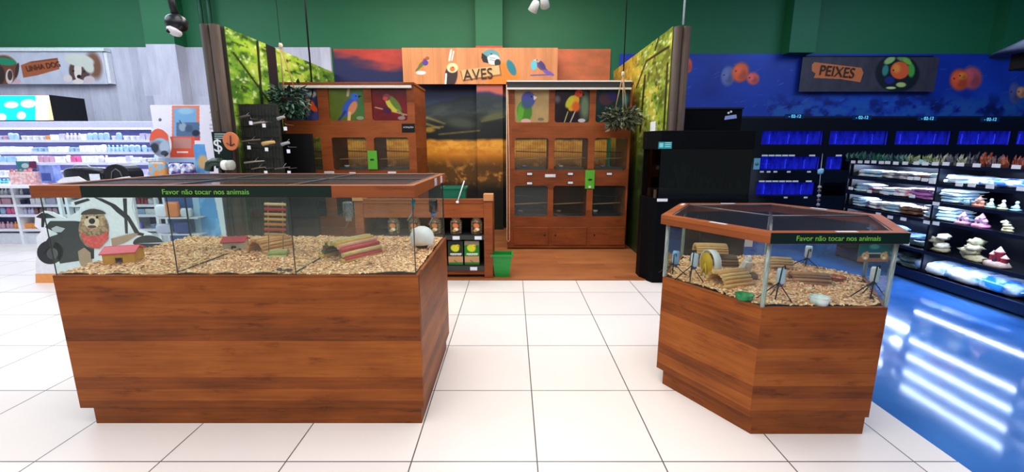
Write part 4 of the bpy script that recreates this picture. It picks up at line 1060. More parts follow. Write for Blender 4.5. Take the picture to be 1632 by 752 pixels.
# green sign strip on the front right face of the rim
yf = HY - (HR + .035) * math.sin(math.radians(60)); xa, xb = HX - (HR + .035) / 2, HX + (HR + .035) / 2
MB().box(xa + .002, xb, yf - .003, yf - .0003, HR0 + .002, HR1 - .001).build('sign_strip', GREEN_SIGN, pen2)
o = text('Favor não tocar nos animais', .036, GREEN_TXT, pen2, (onY(1336, 378, yf).x, yf - .004, (HR0 + HR1) / 2), name='sign_lettering')
bpy.context.view_layer.update(); o.scale.x = (onY(1403, 378, yf).x - onY(1269, 378, yf).x) / o.dimensions.x
HP = hexp(HR + .003)
for (k, t, c2) in ((3, .55, 0), (1, .5, 0), (0, .5, 0), (4, .58, 0), (2, .1, 0)):
    A, B = HP[k], HP[(k + 1) % 6]; x, y = A[0] + (B[0] - A[0]) * t, A[1] + (B[1] - A[1]) * t
    MB().obox((x, y, HR1 + .001), .10, .022, .002, math.atan2(B[1] - A[1], B[0] - A[0])).build('hinge_plate', P((220, 220, 225), .3), pen2)
# lids: three kite shaped mesh panels meeting at the centre
V = hexp(HR - .036); z = HR1 - .008
for i, nm in enumerate(('back right', 'back left', 'front')):
    ks = [(2 * i) % 6, (2 * i + 1) % 6, (2 * i + 2) % 6]
    pts = [(HX, HY)] + [V[k] for k in ks]
    cx, cy = sum(p[0] for p in pts) / 4, sum(p[1] for p in pts) / 4
    pts = [(p[0] + (cx - p[0]) * .01, p[1] + (cy - p[1]) * .01) for p in pts]
    o = thing('mesh_lid', 'kite shaped black wire mesh lid at the %s of the six sided pen top' % nm, 'mesh lid', (cx, cy, z), 'mesh lids of the six sided pen')
    MB().prism(pts, z - .001, z + .0005).build('wire_cloth', MESHM, o)
    f = MB()
    for a in range(4): f.tube([(*pts[a], z + .002), (*pts[(a + 1) % 4], z + .002)], .005, 6)
    f.build('frame', P((84, 84, 90), .35, .5), o)
apo = (HR - .03) * math.cos(math.pi / 6)
inhex = lambda x, y: all((x - HX) * math.cos(math.radians(60 * k + 30)) + (y - HY) * math.sin(math.radians(60 * k + 30)) < apo for k in range(6))
bedding(inhex, HX - HR, HX + HR, HY - HR, HY + HR, ZH + .002, 'wood_shavings', 'pine shavings spread over the floor of the six sided pen', 9, 6500)
zh = ZH + .004
G6 = 'stick tunnels in the six sided pen'
c = onZ(1166, 455, zh); arch('stick_tunnel', 'plain stick tunnel close to the front left glass of the six sided pen', 'stick tunnel', (c.x + .005, c.y + .05, zh), .2, .074, .35, [T1, T2, (222, 176, 110)], T2, 11, G6)
c = onZ(1136, 425, zh); arch('stick_tunnel', 'plain stick tunnel resting high at the back left of the six sided pen', 'stick tunnel', (c.x + .0, 2.93, zh + .085), .2, .055, -.12, [T1, (220, 176, 112)], None, 11, G6)
arch('stick_tunnel', 'lower stick tunnel under the one at the back left of the six sided pen', 'stick tunnel', (c.x + .03, 2.93, zh - .01), .28, .07, -.12, [(150, 116, 80), (120, 90, 62)], None, 11, G6)
c = onZ(1238, 460, zh); arch('stick_tunnel', 'small stick tunnel just right of the front glass corner of the six sided pen', 'stick tunnel', (c.x + .0, c.y + .02, zh), .07, .04, .3, [(236, 204, 150), T1], T2, 9, G6)
c = onZ(1266, 440, zh); arch('stick_tunnel', 'pale half log tunnel in the middle back of the six sided pen', 'stick tunnel', (c.x, 2.82, zh + .02), .14, .05, -.2, [(216, 176, 120), (190, 148, 96)], None, 9, G6)
c = onZ(1297, 452, zh); arch('stick_bridge', 'long low bridge of brown sticks in the middle of the six sided pen', 'stick bridge', (c.x, c.y + .05, zh - .01), .2, .055, -.2, [(176, 122, 74), (200, 146, 94), (160, 110, 70)], (190, 140, 90), 9)
# wheel
wc = Vector((onZ(1127, 440, zh).x, 2.62, zh)); wh = thing('exercise_wheel', 'yellow and white plastic exercise wheel at the left of the six sided pen', 'exercise wheel', wc)
M1 = Matrix.Rotation(.12, 4, 'Z'); R = .084; ctr = wc + Vector((0, 0, R + .006))
MB().lathe([(R, -.022), (R, .022), (R - .004, .022), (R - .004, -.022), (R, -.022)], ctr, 28, 'X', M1).build('running_track', P((238, 240, 240), .35), wh)
MB().lathe([(0, -.024), (R * .8, -.024), (R * .8, -.028), (0, -.03)], ctr, 24, 'X', M1).build('disc', P((224, 178, 16), .4), wh)
q = MB(); q.tube([ctr + M1 @ Vector((-.032, 0, 0)), ctr + M1 @ Vector((-.036, .03, -R - .002))], .006, 6); q.tube([ctr + M1 @ Vector((-.032, 0, 0)), ctr + M1 @ Vector((-.036, -.03, -R - .002))], .006, 6)
q.build('stand', P((214, 170, 20), .4), wh)
# bottle stands: wire tripods with a hanging drinking bottle
def stand(p, h, label, body, cap, lean=0, spread=.075):
    p = Vector(p); o = thing('bottle_stand', label, 'water bottle stand', p, 'wire bottle stands in the six sided pen')
    MB().tube([p + Vector((0, 0, .001)), p + Vector((lean, 0, h)), p + Vector((lean + .012, 0, h + .006)), p + Vector((lean + .014, 0, h - .012))], .0035, 8).build('rod', BLACK, o)
    top = p + Vector((lean * .5, 0, h * .55))
    for dx, dy in ((-spread, .04), (spread, -.02), (spread * .4, .09)): MB().tube([top, p + Vector((dx, dy, .003))], .003, 6).build('leg', BLACK, o)
    c = p + Vector((lean * .6 + .024, .03, h * .42))
    MB().lathe([(0, .09), (.018, .09), (.021, .08), (.021, .018), (.012, .006)], c, 14).build('bottle', body, o)
    MB().lathe([(.014, .02), (.016, 0), (.006, -.008), (0, -.008)], c, 12).build('cap', P(cap, .35), o)
    MB().tube([c + Vector((0, 0, -.005)), c + Vector((-.03, -.01, -.018))], .003, 6).build('spout', STEEL, o)
CL = P((206, 220, 240), .25)
stand((onZ(1097, 448, zh).x, 2.52, zh), .19, 'black wire bottle stand left of the yellow wheel', CL, (40, 60, 190), .01)
stand((onZ(1075, 440, zh).x, 2.68, zh), .13, 'low wire stand with a pale blue bottle, far left of the six sided pen', P((130, 180, 235), .3), (40, 80, 200), 0)
stand((onZ(1240, 483, zh).x, 2.19, zh), .185, 'black wire bottle stand with a pink capped bottle behind the front glass', CL, (206, 60, 150), .02)
stand((onZ(1390, 477, zh).x - .01, 2.22, zh), .18, 'black wire stand with a white bottle at the right corner of the six sided pen', P((225, 230, 235), .4), (90, 100, 130), .01)
stand((onZ(1324, 443, zh).x, 2.85, zh), .12, 'thin dark wire stand at the back glass of the six sided pen', CL, (60, 110, 190), .01)
# dishes
def dish(px, py, r_, h, col, label, nm='food_bowl', sq=False):
    c = onZ(px, py, zh); o = thing(nm, label, 'bowl', (c.x, c.y + r_ * .8, zh - .003), 'bowls in the six sided pen')
    MB().lathe([(0, 0), (r_ * .85, 0), (r_, h), (r_ * .9, h), (r_ * .75, h * .35), (0, h * .3)], (c.x, c.y + r_ * .8, zh - .003), 6 if sq else 24).build('dish', P(col, .3), o)
    MB().lathe([(r_ * .99, h * .93), (r_ * 1.05, h), (r_ * .9, h * 1.03), (r_ * .88, h * .98)], (c.x, c.y + r_ * .8, zh - .003), 6 if sq else 24).build('rim', P(col, .25), o)
dish(1192, 480, .046, .03, (10, 130, 66), 'green plastic dish beside the front left stick tunnel')
dish(1313, 488, .046, .042, (226, 232, 228), 'white round bowl at the front glass of the six sided pen')
dish(1291, 463, .014, .016, (240, 240, 238), 'tiny white cup behind the white bowl')
dish(1341, 449, .05, .024, (170, 84, 32), 'brown orange dish at the back right of the six sided pen')
# white mouse by the tunnel
c = onZ(1194, 446, zh); rodent((c.x + .005, c.y + .02, zh + .075), 'white hamster with pink ears standing behind the front stick tunnel', (244, 238, 236), -1.5, 1.2, tilt=-1.1)
q = MB().blob((c.x + .01, c.y + .05, zh + .012), .07, .05, .022, .4, 6, 14, 3); tag(q.build('bark_mound', P((120, 92, 60), .9), loc=(c.x, c.y, zh)), 'brown mound of bark and shavings under the white hamster', 'mound')
# teal notice with two hamster pictures, taped to the right glass
A, B = hexp(HR + .0)[5], hexp(HR + .0)[0]
d = Vector((B[0] - A[0], B[1] - A[1], 0)); n_ = d.normalized()
yn = HY - (HR - .02) * math.sin(math.radians(60)) + .004
pa = onY(1372, 384, yn); pb = onY(1419, 417, yn)
e = Pic((pa.x, yn, pb.z), (min(pb.x, HX + HR / 2 - .02) - pa.x, 0, 0), (0, 0, HR0 + .01 - pb.z), 60, 44, (10, 92, 98))
cx = e.x.mean(); e.ell(cx, 393, 8, 4, (90, 160, 160), 0, .6); e.mix((e.y > 408) * 1., (156, 96, 66)); e.mix(((e.y > 404) & (e.y < 411) & (abs(e.x - cx) < 9)) * 1., (30, 30, 32)); e.mix(((e.y > 402.6) & (e.y < 404.5) & (abs(e.x - cx) < 10)) * 1., (190, 190, 190))
for dx in (-15, 15): e.ell(cx + dx, 408, 6, 6, (216, 160, 110), 0, .3); e.ell(cx + dx - 1, 407, 1, 1, (20, 20, 20)); e.ell(cx + dx + 3, 403, 2.5, 2.5, (200, 140, 100)); e.ell(cx + dx, 411, 2.5, 2, (240, 220, 200))
o = e.build('hamster_notice'); tag(o, 'teal notice with two hamster pictures on the front right glass', 'notice')
yb_ = 3.19
pa = onY(1188, 381, yb_); pb = onY(1199, 393, yb_)
MB().box(pa.x, pb.x, yb_, yb_ + .003, pb.z, pa.z).build('white_sticker', TAGM, pen2)

# ================================================================== LEFT: WHITE LIT GONDOLA
YS = 6.85
g = thing('white_gondola', 'long white lit shelving gondola full of small products on the left', 'shelving', (-7, YS, 0))
zy = lambda y, Y=YS: onY(130, y, Y).z
GX0, GX1 = -9.3, onY(252, 240, YS).x
SHY = [223, 242, 259, 279, 296, 311, 326, 342, 365]
shz = [zy(y) for y in SHY]
MB().box(GX0, GX1, YS + .42, YS + .45, .06, zy(197)).build('back_panel', P((92, 92, 150), .6), g)  # dark violet blue paints in the shade beneath the shelves
MB().box(GX0, GX1, YS - .0, YS + .46, zy(204), zy(193)).build('canopy', P((205, 205, 238), .4), g, bevel=.01)
for i, z in enumerate(shz):
    MB().box(GX0, GX1, YS + .0, YS + .42, z - .012, z).build('shelf', WHITE, g)
    MB().box(GX0, GX1, YS - .012, YS - .0, z - .035, z + .004).build('price_rail', P((225, 225, 242), .4), g)
LEDW = P((235, 240, 255), .5, emit=17, var=.02)
for i in (-1, 0, 1, 2, 3):
    z = zy(204) if i < 0 else shz[i] - .0125
    MB().box(GX0 + .1, GX1 - .1, YS + .03, YS + .06, z - .014, z - .001).build('light_strip', LEDW, g)
for x in (GX0, -8.6, -7.72, onY(111, 340, YS).x, onY(200, 340, YS).x, GX1 - .02):
    MB().box(x - .02, x + .02, YS - .02, YS + .45, 0, zy(204) if x in (GX0, GX1 - .02) else zy(290)).build('upright', WHITE, g)
MB().box(GX0, GX1, YS + .02, YS + .44, 0, zy(372)).build('base_kick', P((215, 218, 228), .5), g)
MB().box(GX0, onY(62, 300, YS - .25).x, YS - .25, YS, zy(300, YS - .25), zy(295, YS - .25)).build('counter_board', WHITE, g)
# products: twelve little kinds, each a single mesh; every piece on its own
PC = [('white', (238, 240, 248)), ('pale blue', (150, 190, 236)), ('pink', (226, 90, 150)), ('teal', (60, 150, 160)), ('violet', (110, 90, 200)), ('navy', (28, 40, 96)), ('rose', (200, 150, 170)), ('red', (190, 50, 66)), ('lilac', (196, 190, 230)), ('orange', (232, 140, 50)), ('brown', (120, 80, 80))]
protos = {}
def product(kind, cn, rgb):
    if (kind, cn) in protos: return protos[kind, cn]
    q = MB()
    if kind == 'carton': q.box(-.036, .036, 0, .05, 0, .1)
    elif kind == 'wide carton': q.box(-.065, .065, 0, .06, 0, .085)
    elif kind == 'bottle': q.lathe([(0, 0), (.024, 0), (.026, .01), (.026, .07), (.01, .085), (.012, .088), (.012, .11), (0, .11)], (0, .03, 0), 12)
    elif kind == 'tub': q.lathe([(0, 0), (.036, 0), (.04, .055), (.042, .055), (.042, .068), (0, .07)], (0, .045, 0), 14)
    else: q.blob((0, .02, .055), .04, .016, .055, .1, 8, 12, 2, .6)
    me = q.build('x', P(rgb, .4, rgb2=[min(255, c * .72 + 40) for c in rgb], scale=55), None, bevel=0)
    data = me.data; bpy.data.objects.remove(me); protos[kind, cn] = data; return data
rs = random.Random(11)
ordn = ['top', 'second', 'third', 'fourth', 'fifth', 'sixth', 'seventh', 'eighth', 'lowest']
tops = [zy(204)] + [z - .03 for z in shz[:-1]]
bays = [(-8.6, 'left'), (-7.72, 'left'), (onY(111, 340, YS).x, 'middle'), (99, 'right')]
xv0 = -8.15
cnt = 0; PR = []
for si, z in enumerate(shz):
    room = tops[si] - z
    x = xv0
    while x < GX1 - .12 and cnt < 275:
        if rs.random() < .1 and si > 2: x += .1; continue
        kind = rs.choice(['carton', 'carton', 'wide carton', 'bottle', 'tub', 'pouch'] if si != 7 else ['pouch', 'bottle', 'wide carton'])
        wts = [13, 5, .4, 1.4, .7, .8, .8, .2, 4, .1, .1] if si < 4 else [6, 3, .6, 2, 1, 2, 1.4, 1, 3, .6, .8]
        cn, rgb = rs.choices(PC, wts)[0]
        w_ = {'carton': .076, 'wide carton': .134, 'bottle': .056, 'tub': .088, 'pouch': .084}[kind]
        rep = rs.choice([1, 2, 3, 4])
        for _ in range(rep):
            if x + w_ > GX1 - .08: break
            d = product(kind, cn, rgb); o = bpy.data.objects.new(kind.replace(' ', '_'), d); COL.objects.link(o)
            nat = {'carton': .1, 'wide carton': .085, 'bottle': .11, 'tub': .07, 'pouch': .11}[kind]
            sc = min(1, (room - .015) / nat) * rs.uniform(.9, 1)
            o.location = (x + w_ / 2, YS + .03 + rs.uniform(0, .02), z + .001); o.scale = (1, 1, sc)
            bay = 'far left' if x < -7.72 else ('middle' if x < bays[2][0] else 'right')
            PR.append((o, si, cn, kind, bay)); tag(o, 'x', {'wide carton': 'box', 'carton': 'box', 'bottle': 'bottle', 'tub': 'tub', 'pouch': 'pouch'}[kind], '%s %ss on the %s gondola shelf, %s bay' % (cn, kind, ordn[si], bay))
            x += w_ + .006; cnt += 1
numw = ['', 'one', 'two', 'three', 'four', 'five', 'six', 'seven', 'eight', 'nine', 'ten']
def run_labels(items, where):
    """items: (object, kind text, row text) in order along each row; names every piece by its neighbours"""
    i = 0; prev = None; used = {}
    while i < len(items):
        j = i
        while j < len(items) and items[j][1:3] == items[i][1:3]: j += 1
        n = j - i; kt, rt = items[i][1], items[i][2]
        tail = '' if (i == 0 or items[i - 1][2] != rt) else ' right of %s' % items[i - 1][1]
        if not tail: tail = ' at its left end'
        key = (kt, rt, tail)
        for k in range(i, j):
            pos = '' if n == 1 else ('leftmost of %s ' % numw[min(n, 10)] if k == i else ('rightmost of %s ' % numw[min(n, 10)] if k == j - 1 else ['second', 'third', 'fourth', 'fifth', 'sixth', 'seventh', 'eighth', 'ninth'][min(k - i - 1, 7)] + ' of %s ' % numw[min(n, 10)]))
            lab = '%s%s%s, %s,%s' % (pos, kt, 's' if n > 1 else '', where % rt, tail)
            if used.get(lab): lab += ', ' + items[k][3]
            used[lab] = 1; items[k][0]['label'] = lab
        i = j
run_labels([(o, '%s %s' % (cn, kind), ordn[si], bay + ' bay') for (o, si, cn, kind, bay) in PR], '%s white gondola shelf')
# black carriers, display box in front of the gondola
YB = 6.3
zt_ = zy(296, YB); 
tb = thing('low_table', 'low white table carrying the black pet carriers beside the gondola', 'table', (onY(170, 290, YB).x, YB, 0))
xa, xb = onY(100, 290, YB).x, onY(222, 290, YB).x; zt_ = onY(150, 291, YB).z
MB().box(xa, xb, YB - .15, YB + .3, zt_ - .03, zt_).build('table_top', WHITE, tb, bevel=.004)
for x in (xa + .03, xb - .03):
    for y in (YB - .12, YB + .27): MB().box(x - .02, x + .02, y - .02, y + .02, 0, zt_ - .03).build('leg', WHITE, tb)
p0, p1 = onY(110, 288, YB), onY(174, 266, YB)
o = thing('pet_carrier', 'long black pet carrier with a white label on the low white table', 'pet carrier', ((p0.x + p1.x) / 2, YB, zt_), 'black pet carriers')
h = p1.z - zt_; MB().blob(((p0.x + p1.x) / 2, YB, zt_ + h * .5), (p1.x - p0.x) / 2, .12, h * .5, 0, 8, 24, 0, .5).build('shell', P((14, 14, 18), .25), o)
MB().box(p0.x + .42, p0.x + .56, YB - .126, YB - .119, zt_ + .03, zt_ + .13).build('white_label', TAGM, o)
MB().tube([(p0.x + .1, YB - .02, zt_ + h * .93), (p0.x + .16, YB - .02, zt_ + h * 1.12), (p0.x + .32, YB - .02, zt_ + h * 1.12), (p0.x + .38, YB - .02, zt_ + h * .93)], .01, 8).build('handle', P((190, 190, 195), .3), o)
p0, p1 = onY(177, 288, YB), onY(214, 261, YB)
o = thing('pet_carrier', 'taller black arched carrier at the right end of the low white table', 'pet carrier', ((p0.x + p1.x) / 2, YB, zt_), 'black pet carriers')
h = p1.z - zt_; q = MB(); n = 10; cx = (p0.x + p1.x) / 2; R = (p1.x - p0.x) / 2
q.plate([(cx - R, zt_ + .001), (cx + R, zt_ + .001)] + [(cx + R * math.cos(t), zt_ + h * .45 + h * .55 * math.sin(t)) for t in [math.pi * k / n for k in range(n + 1)]], YB - .1, YB + .14)
q.build('shell', P((12, 12, 16), .3), o, bevel=.01)
MB().tube([(cx - R * .5, YB - .105, zt_ + .02), (cx - R * .3, YB - .105, zt_ + h * .6), (cx, YB - .105, zt_ + h * .75), (cx + R * .3, YB - .105, zt_ + h * .6), (cx + R * .5, YB - .105, zt_ + .02)], .008, 6).build('door_trim', P((90, 90, 100), .3), o)
YC = YS - .16; zc0 = zy(295, YS - .25)
xa, xb = onY(14, 280, YC).x, onY(56, 280, YC).x; ztop = onY(30, 272, YC).z
o = thing('display_box', 'pink and white counter display box in front of the gondola at the far left', 'display box', (xa, YC, zc0))
MB().box(xa, xb, YC, YC + .12, zc0 + .001, ztop - .02).build('tray', P((230, 200, 200), .5, rgb2=(214, 150, 150), scale=20), o)
e = pic_px(30, 257, 62, 282, YC + .125, 60, 50, (60, 110, 130)); e.ell(35, 262, 7, 5, (40, 110, 120)); e.ell(40, 264, 6, 4, (170, 190, 190)); e.mix(((e.x > 46) & (e.y < 268)) * 1., (96, 20, 70)); e.ell(48, 272, 5, 5, (206, 120, 130)); e.ell(40, 277, 5, 5, (220, 180, 170)); e.ell(55, 275, 5, 6, (50, 70, 120)); e.build('header_print', o)
for k, (x, c) in enumerate(((19, (180, 90, 90)), (27, (150, 120, 100)), (34, (90, 130, 110)), (41, (190, 140, 130)), (49, (200, 120, 140)))):
    p = onY(x, 275, YC + .06); q = MB().blob((p.x, YC + .06, ztop - .01), .025, .02, .03, .2, 8, 10, k); q.build('small_pack', P(c, .5), o)
xa, xb = onY(62, 280, YC).x, onY(84, 280, YC).x
o = thing('blue_box', 'tall grey blue carton standing between the pink display box and the black carrier', 'box', (xa, YC, zc0))
MB().box(xa, xb, YC + .02, YC + .14, zy(292, YC), onY(70, 263, YC).z).build('carton', P((92, 108, 178), .5, rgb2=(120, 136, 200), scale=8), o, bevel=.004)
MB().box(xa + .02, xb - .05, YC + .0165, YC + .019, zy(288, YC), zy(276, YC)).build('side_print', P((60, 76, 150), .5), o)
# lightbox
xa, xb = onY(0, 170, YS).x - .6, onY(82, 170, YS).x; za, zb2 = onY(80, 192, YS).z, onY(80, 151, YS).z
o = thing('light_box', 'black box with a glowing cyan and cream screen on top of the white gondola', 'screen', ((xa + xb) / 2, YS, za))
MB().box(xa, xb, YS + .005, YS + .55, za + .001, zb2).build('housing', BLACK, o)
e = Pic((xa, YS - .0, za + .006), (xb - xa - .01, 0, 0), (0, 0, zb2 - za - .012), 150, 40, (0, 226, 236))
e.mix((e.x > 57) * 1., (255, 236, 196)); e.mix(((e.x > 78)) * 1., (250, 186, 130)); e.ell(18, 167, 11, 5, (250, 250, 250), 0, .3); e.ell(45, 165, 12, 6.5, (250, 250, 250), 0, .3); e.ell(2, 187, 8, 6, (250, 240, 245), 0, .3); e.ell(34, 184, 7, 6, (250, 245, 245), 0, .3); e.mix((e.y < 152.2) * 1., (240, 150, 150)); e.mix((np.hypot(e.x + 12, e.y - 150) < 0) * 1., (0, 0, 0))
e.build('screen', o, emit=1.3)

# ---------------------------------------------------------------- white promo end panel with cat pictures
YP = 6.0
xa, xb = onY(248, 230, YP).x, onY(349, 230, YP).x; zt_ = onY(300, 167, YP).z
r = thing('promo_panel', 'white end panel with cat posters and blue stripe left of the forest panel post', 'display panel', ((xa + xb) / 2, YP, 0))
MB().box(xa, xb, YP + .012, YP + .05, 0, zt_).build('board', WHITE, r)
e = Pic((xa, YP + .004, .03), (xb - xa, 0, 0), (0, 0, zt_ - .04), 130, 300, (236, 232, 244))
x, y = e.x, e.y
def rect(x0, y0, x1, y1, c): e.mix(((x > x0) & (x < x1) & (y > y0) & (y < y1)) * 1., c)
rect(274, 168, 318, 224, (236, 130, 96)); rect(277, 172, 313, 218, (120, 172, 216)); rect(296, 210, 319, 224, (222, 70, 70)); rect(281, 195, 318, 219, (84, 112, 150)); e.ell(291, 202, 6, 7, (150, 170, 190), 0, .3); e.ell(301, 205, 6, 6, (70, 90, 120), 0, .4); e.ell(312, 212, 6, 5, (36, 44, 60), 0, .4); e.line(286, 192, 289, 197, 1.5, (50, 60, 80)); e.ell(296, 177, 12, 5, (150, 196, 226), 0, .6)
rect(271, 217, 310, 251, (232, 92, 62)); rect(276, 220, 305, 236, (196, 140, 130)); rect(282, 241, 300, 244, (250, 236, 230)); e.ell(255, 190.8, 2.4, 2.4, (96, 90, 110))
for k, yy in enumerate((172, 179, 185, 191, 199, 205)): rect(334, yy - 2, 340, yy + 1.4, (190, 186, 196)) if k in (0, 1, 4, 5) else rect(336, yy - 2, 338, yy + 1.4, (190, 186, 196))
s_w = 308 + (y - 230) * .10; m_ = ((x > s_w) & (x < s_w + 18 + (y - 230) * .09) & (y > 230)) * 1.; e.mix(m_, (92, 158, 222)); e.ell(323, 258, 8, 11, (216, 176, 120), 0, .4); e.mix(((x < s_w) & (y > 252)) * 1., (176, 206, 236)); e.mix(((x < s_w - 10) & (y > 300)) * 1., (60, 96, 166)); 
e.mix(m_ * np.clip((fbm(x * .1, y * .05, 4) - .5) * 4, 0, 1), (140, 196, 240))
for yy in range(290, 400, 9): rect(352 + (yy - 290) * .1, yy, 354.5 + (yy - 290) * .1, yy + 4, (150, 150, 170))
e.build('panel_print', r)
p = onY(255, 190.8, YP)
tag(None or MB().lathe([(0, -.004), (.013, -.004), (.016, 0), (0, 0)][::-1], (p.x, YP + .004, p.z), 14, 'Y').build('mount_knob', P((110, 100, 120), .4), r), 'x', 'x'); 
k_ = bpy.data.objects['mount_knob']; del k_['label']; del k_['category']
# round dog cut-out
pc = onY(255, 228, YP - .12); o = thing('dog_cutout', 'round cut-out of a grey dog in an orange hat, left edge of the end panel', 'cardboard sign', (pc.x, YP - .12, pc.z))
e = pic_px(238, 205, 273, 252, YP - .122, 60, 70, (150, 158, 180)); e.mix((e.y < 224) * 1., (226, 96, 70)); e.ell(255, 226, 10, 6, (150, 190, 220), 0, .3); e.ell(252, 236, 14, 12, (120, 130, 150), 0, .3); e.ell(246, 236, 7, 8, (50, 54, 66), 10, .4); e.ell(262, 234, 8, 9, (170, 186, 206), 0, .4); e.ell(262, 244, 6, 4, (60, 64, 80)); e.ell(267, 248, 5, 4, (40, 40, 50))
# cut the print to its outline with a round board
q = e.build('front_print', o)
bm = bmesh.new(); bm.from_mesh(q.data); c0 = q.data
cxp = (onY(238, 228, YP - .122).x + onY(273, 228, YP - .122).x) / 2 - pc.x; rad = (onY(273, 228, YP - .12).x - onY(238, 228, YP - .12).x) / 2; rz_ = (onY(255, 205, YP - .12).z - onY(255, 252, YP - .12).z) / 2
dele = [f for f in bm.faces if ((f.calc_center_median().x - cxp) / rad) ** 2 + ((f.calc_center_median().z) / rz_) ** 2 > .93 or len(f.verts) > 4 or f.calc_center_median().y > 0]
bmesh.ops.delete(bm, geom=dele, context='FACES'); bm.to_mesh(q.data); bm.free()
MB().plate([(pc.x + cxp + rad * .98 * math.cos(t), pc.z + rz_ * .98 * math.sin(t)) for t in [2 * math.pi * k / 28 for k in range(28)]], YP - .119, YP - .112).build('backing', WHITE, o)
MB().tube([(pc.x, YP - .112, pc.z), (pc.x, YP + .004, pc.z)], .008, 6).build('bracket', WHITE, o)
# shelf with packs on the end panel
sx0, sx1 = onY(246, 285, YP - .1).x, onY(312, 285, YP - .1).x
for k, yy in enumerate((287, 346, 372)):
    z = onY(280, yy, YP - .1).z
    o = MB().box(sx0, sx1, YP - .17, YP + .003, z - .012, z).build('bracket_shelf', P((225, 215, 220), .5), r)
def pouch(px, py, wpx, hpx, Y, col, label, name='treat_bag', grp='bags on the white end panel', col2=None, zb=None, cat='bag'):
    a, b_ = onY(px - wpx / 2, py, Y), onY(px + wpx / 2, py - hpx, Y); zz = zb if zb is not None else a.z; h = b_.z - zz
    o = thing(name, label, cat, ((a.x + b_.x) / 2, Y, zz), grp)
    MB().blob(((a.x + b_.x) / 2, Y, zz + h * .5), (b_.x - a.x) / 2, .035, h * .5, .06, 8, 16, int(px), .45).build('bag_body', P(col, .35, rgb2=col2, scale=14), o)
    MB().box(a.x + .006, b_.x - .006, Y - .003, Y + .003, zz + h * .93, zz + h * 1.04).build('top_seal', P(col2 or col, .35), o)
    return o
z1 = onY(280, 287, YP - .1).z + .001
pouch(253, 285, 24, 27, YP - .1, (120, 186, 216), 'pale blue and orange treat bag at the left of the end panel shelf', col2=(226, 150, 60), zb=z1)
pouch(281, 285, 17, 25, YP - .1, (236, 236, 246), 'white and purple treat bag in the middle of the end panel shelf', col2=(64, 56, 150), zb=z1)
pouch(300, 285, 18, 25, YP - .1, (232, 232, 244), 'white and purple treat bag at the right of the end panel shelf', col2=(60, 50, 140), zb=z1)
z2 = onY(280, 346, YP - .1).z + .001
for (x, w_, h_, c, l) in ((258, 14, 20, (226, 230, 240), 'white tub seen through the pen glass on the end panel'), (276, 18, 24, (226, 128, 74), 'orange box seen through the pen glass on the end panel'), (298, 16, 14, (206, 206, 216), 'grey pack seen through the pen glass on the end panel')): pouch(x, 346, w_, h_, YP - .1, c, l, zb=z2)
z3 = onY(280, 372, YP - .1).z + .001
for (x, w_, h_, c, l) in ((262, 22, 15, (190, 190, 214), 'pale lilac pack on the lower end panel shelf'), (292, 24, 18, (40, 60, 130), 'dark blue pack on the lower end panel shelf')): pouch(x, 372, w_, h_, YP - .1, c, l, zb=z3)
# green dollar sign with wooden badge, dark dispenser
YG = 5.02
xa, xb = onY(340, 236, YG).x, onY(368, 236, YG).x
r = thing('green_sign', 'dark green card sign with a white S and small lines beside the left log post', 'sign', (xa, YG, onY(350, 268, YG).z))
MB().box(xa, xb, YG, YG + .012, onY(350, 268, YG).z, onY(350, 210, YG).z).build('card', GREEN_SIGN, r)
p = onY(347.5, 233, YG); text('$', .2, TAGM, r, (p.x, YG - .003, p.z - .0), name='dollar_lettering', sx=1)
for k in range(3):
    p = onY(352, 213.5 + 3.4 * k, YG); MB().box(p.x - .07, p.x + .05, YG - .002, YG - .0002, p.z - .006, p.z + .006).build('text_line', P((150, 170, 170), .5), r)
MB().tube([(xa + .1, YG + .02, onY(350, 268, YG).z + .05), (xa + .1, YG + .02, 0)], .012, 8).build('pole', BLACK, r)
p = onY(367, 225, YG - .03)
r = thing('wooden_badge', 'round orange wooden badge with a dark arrow over the green sign', 'badge', p)
n = 20; MB().plate([(p.x + .085 * math.cos(t) * (1 + .05 * math.sin(3 * t)), p.z + .10 * math.sin(t)) for t in [2 * math.pi * k / n for k in range(n)]], YG - .03, YG - .002).build('disc', P((200, 112, 66), .6), r, bevel=.004)
q = MB(); q.tube([(p.x + .01, YG - .035, p.z + .06), (p.x, YG - .035, p.z - .05), (p.x - .04, YG - .035, p.z - .02)], .007, 6); q.tube([(p.x, YG - .035, p.z - .05), (p.x + .045, YG - .035, p.z - .03)], .007, 6); q.build('arrow_mark', P((70, 34, 24), .6), r)
p = onY(346, 262, YG - .12)
r = thing('bag_dispenser', 'rounded black and green dispenser with two white rolls above the long pen', 'dispenser', (p.x, YG - .12, 0))
q = MB(); q.tube([onY(333, 272, YG - .12), onY(334, 262, YG - .12), onY(341, 258, YG - .12), onY(352, 258, YG - .12), onY(357, 266, YG - .12)], .045, 12); q.build('cover', P((22, 44, 28), .3), r)
MB().tube([onY(353, 266, YG - .12), (onY(353, 285, YG - .12).x, YG - .12, 0)], .022, 10).build('stand_pole', BLACK, r)
MB().box(p.x - .15, p.x + .2, YG - .25, YG - .01, 0, .012).build('foot_plate', BLACK, r)
for k, xx in enumerate((359, 368)):
    a = onY(xx, 263, YG - .12); MB().lathe([(.0, -.024), (.05, -.024), (.054, -.018), (.054, .018), (.05, .024), (0, .024)], (a.x, YG - .12, a.z), 18, 'X').build('white_roll', P(((235, 235, 230), (170, 175, 165))[k], .5), r)

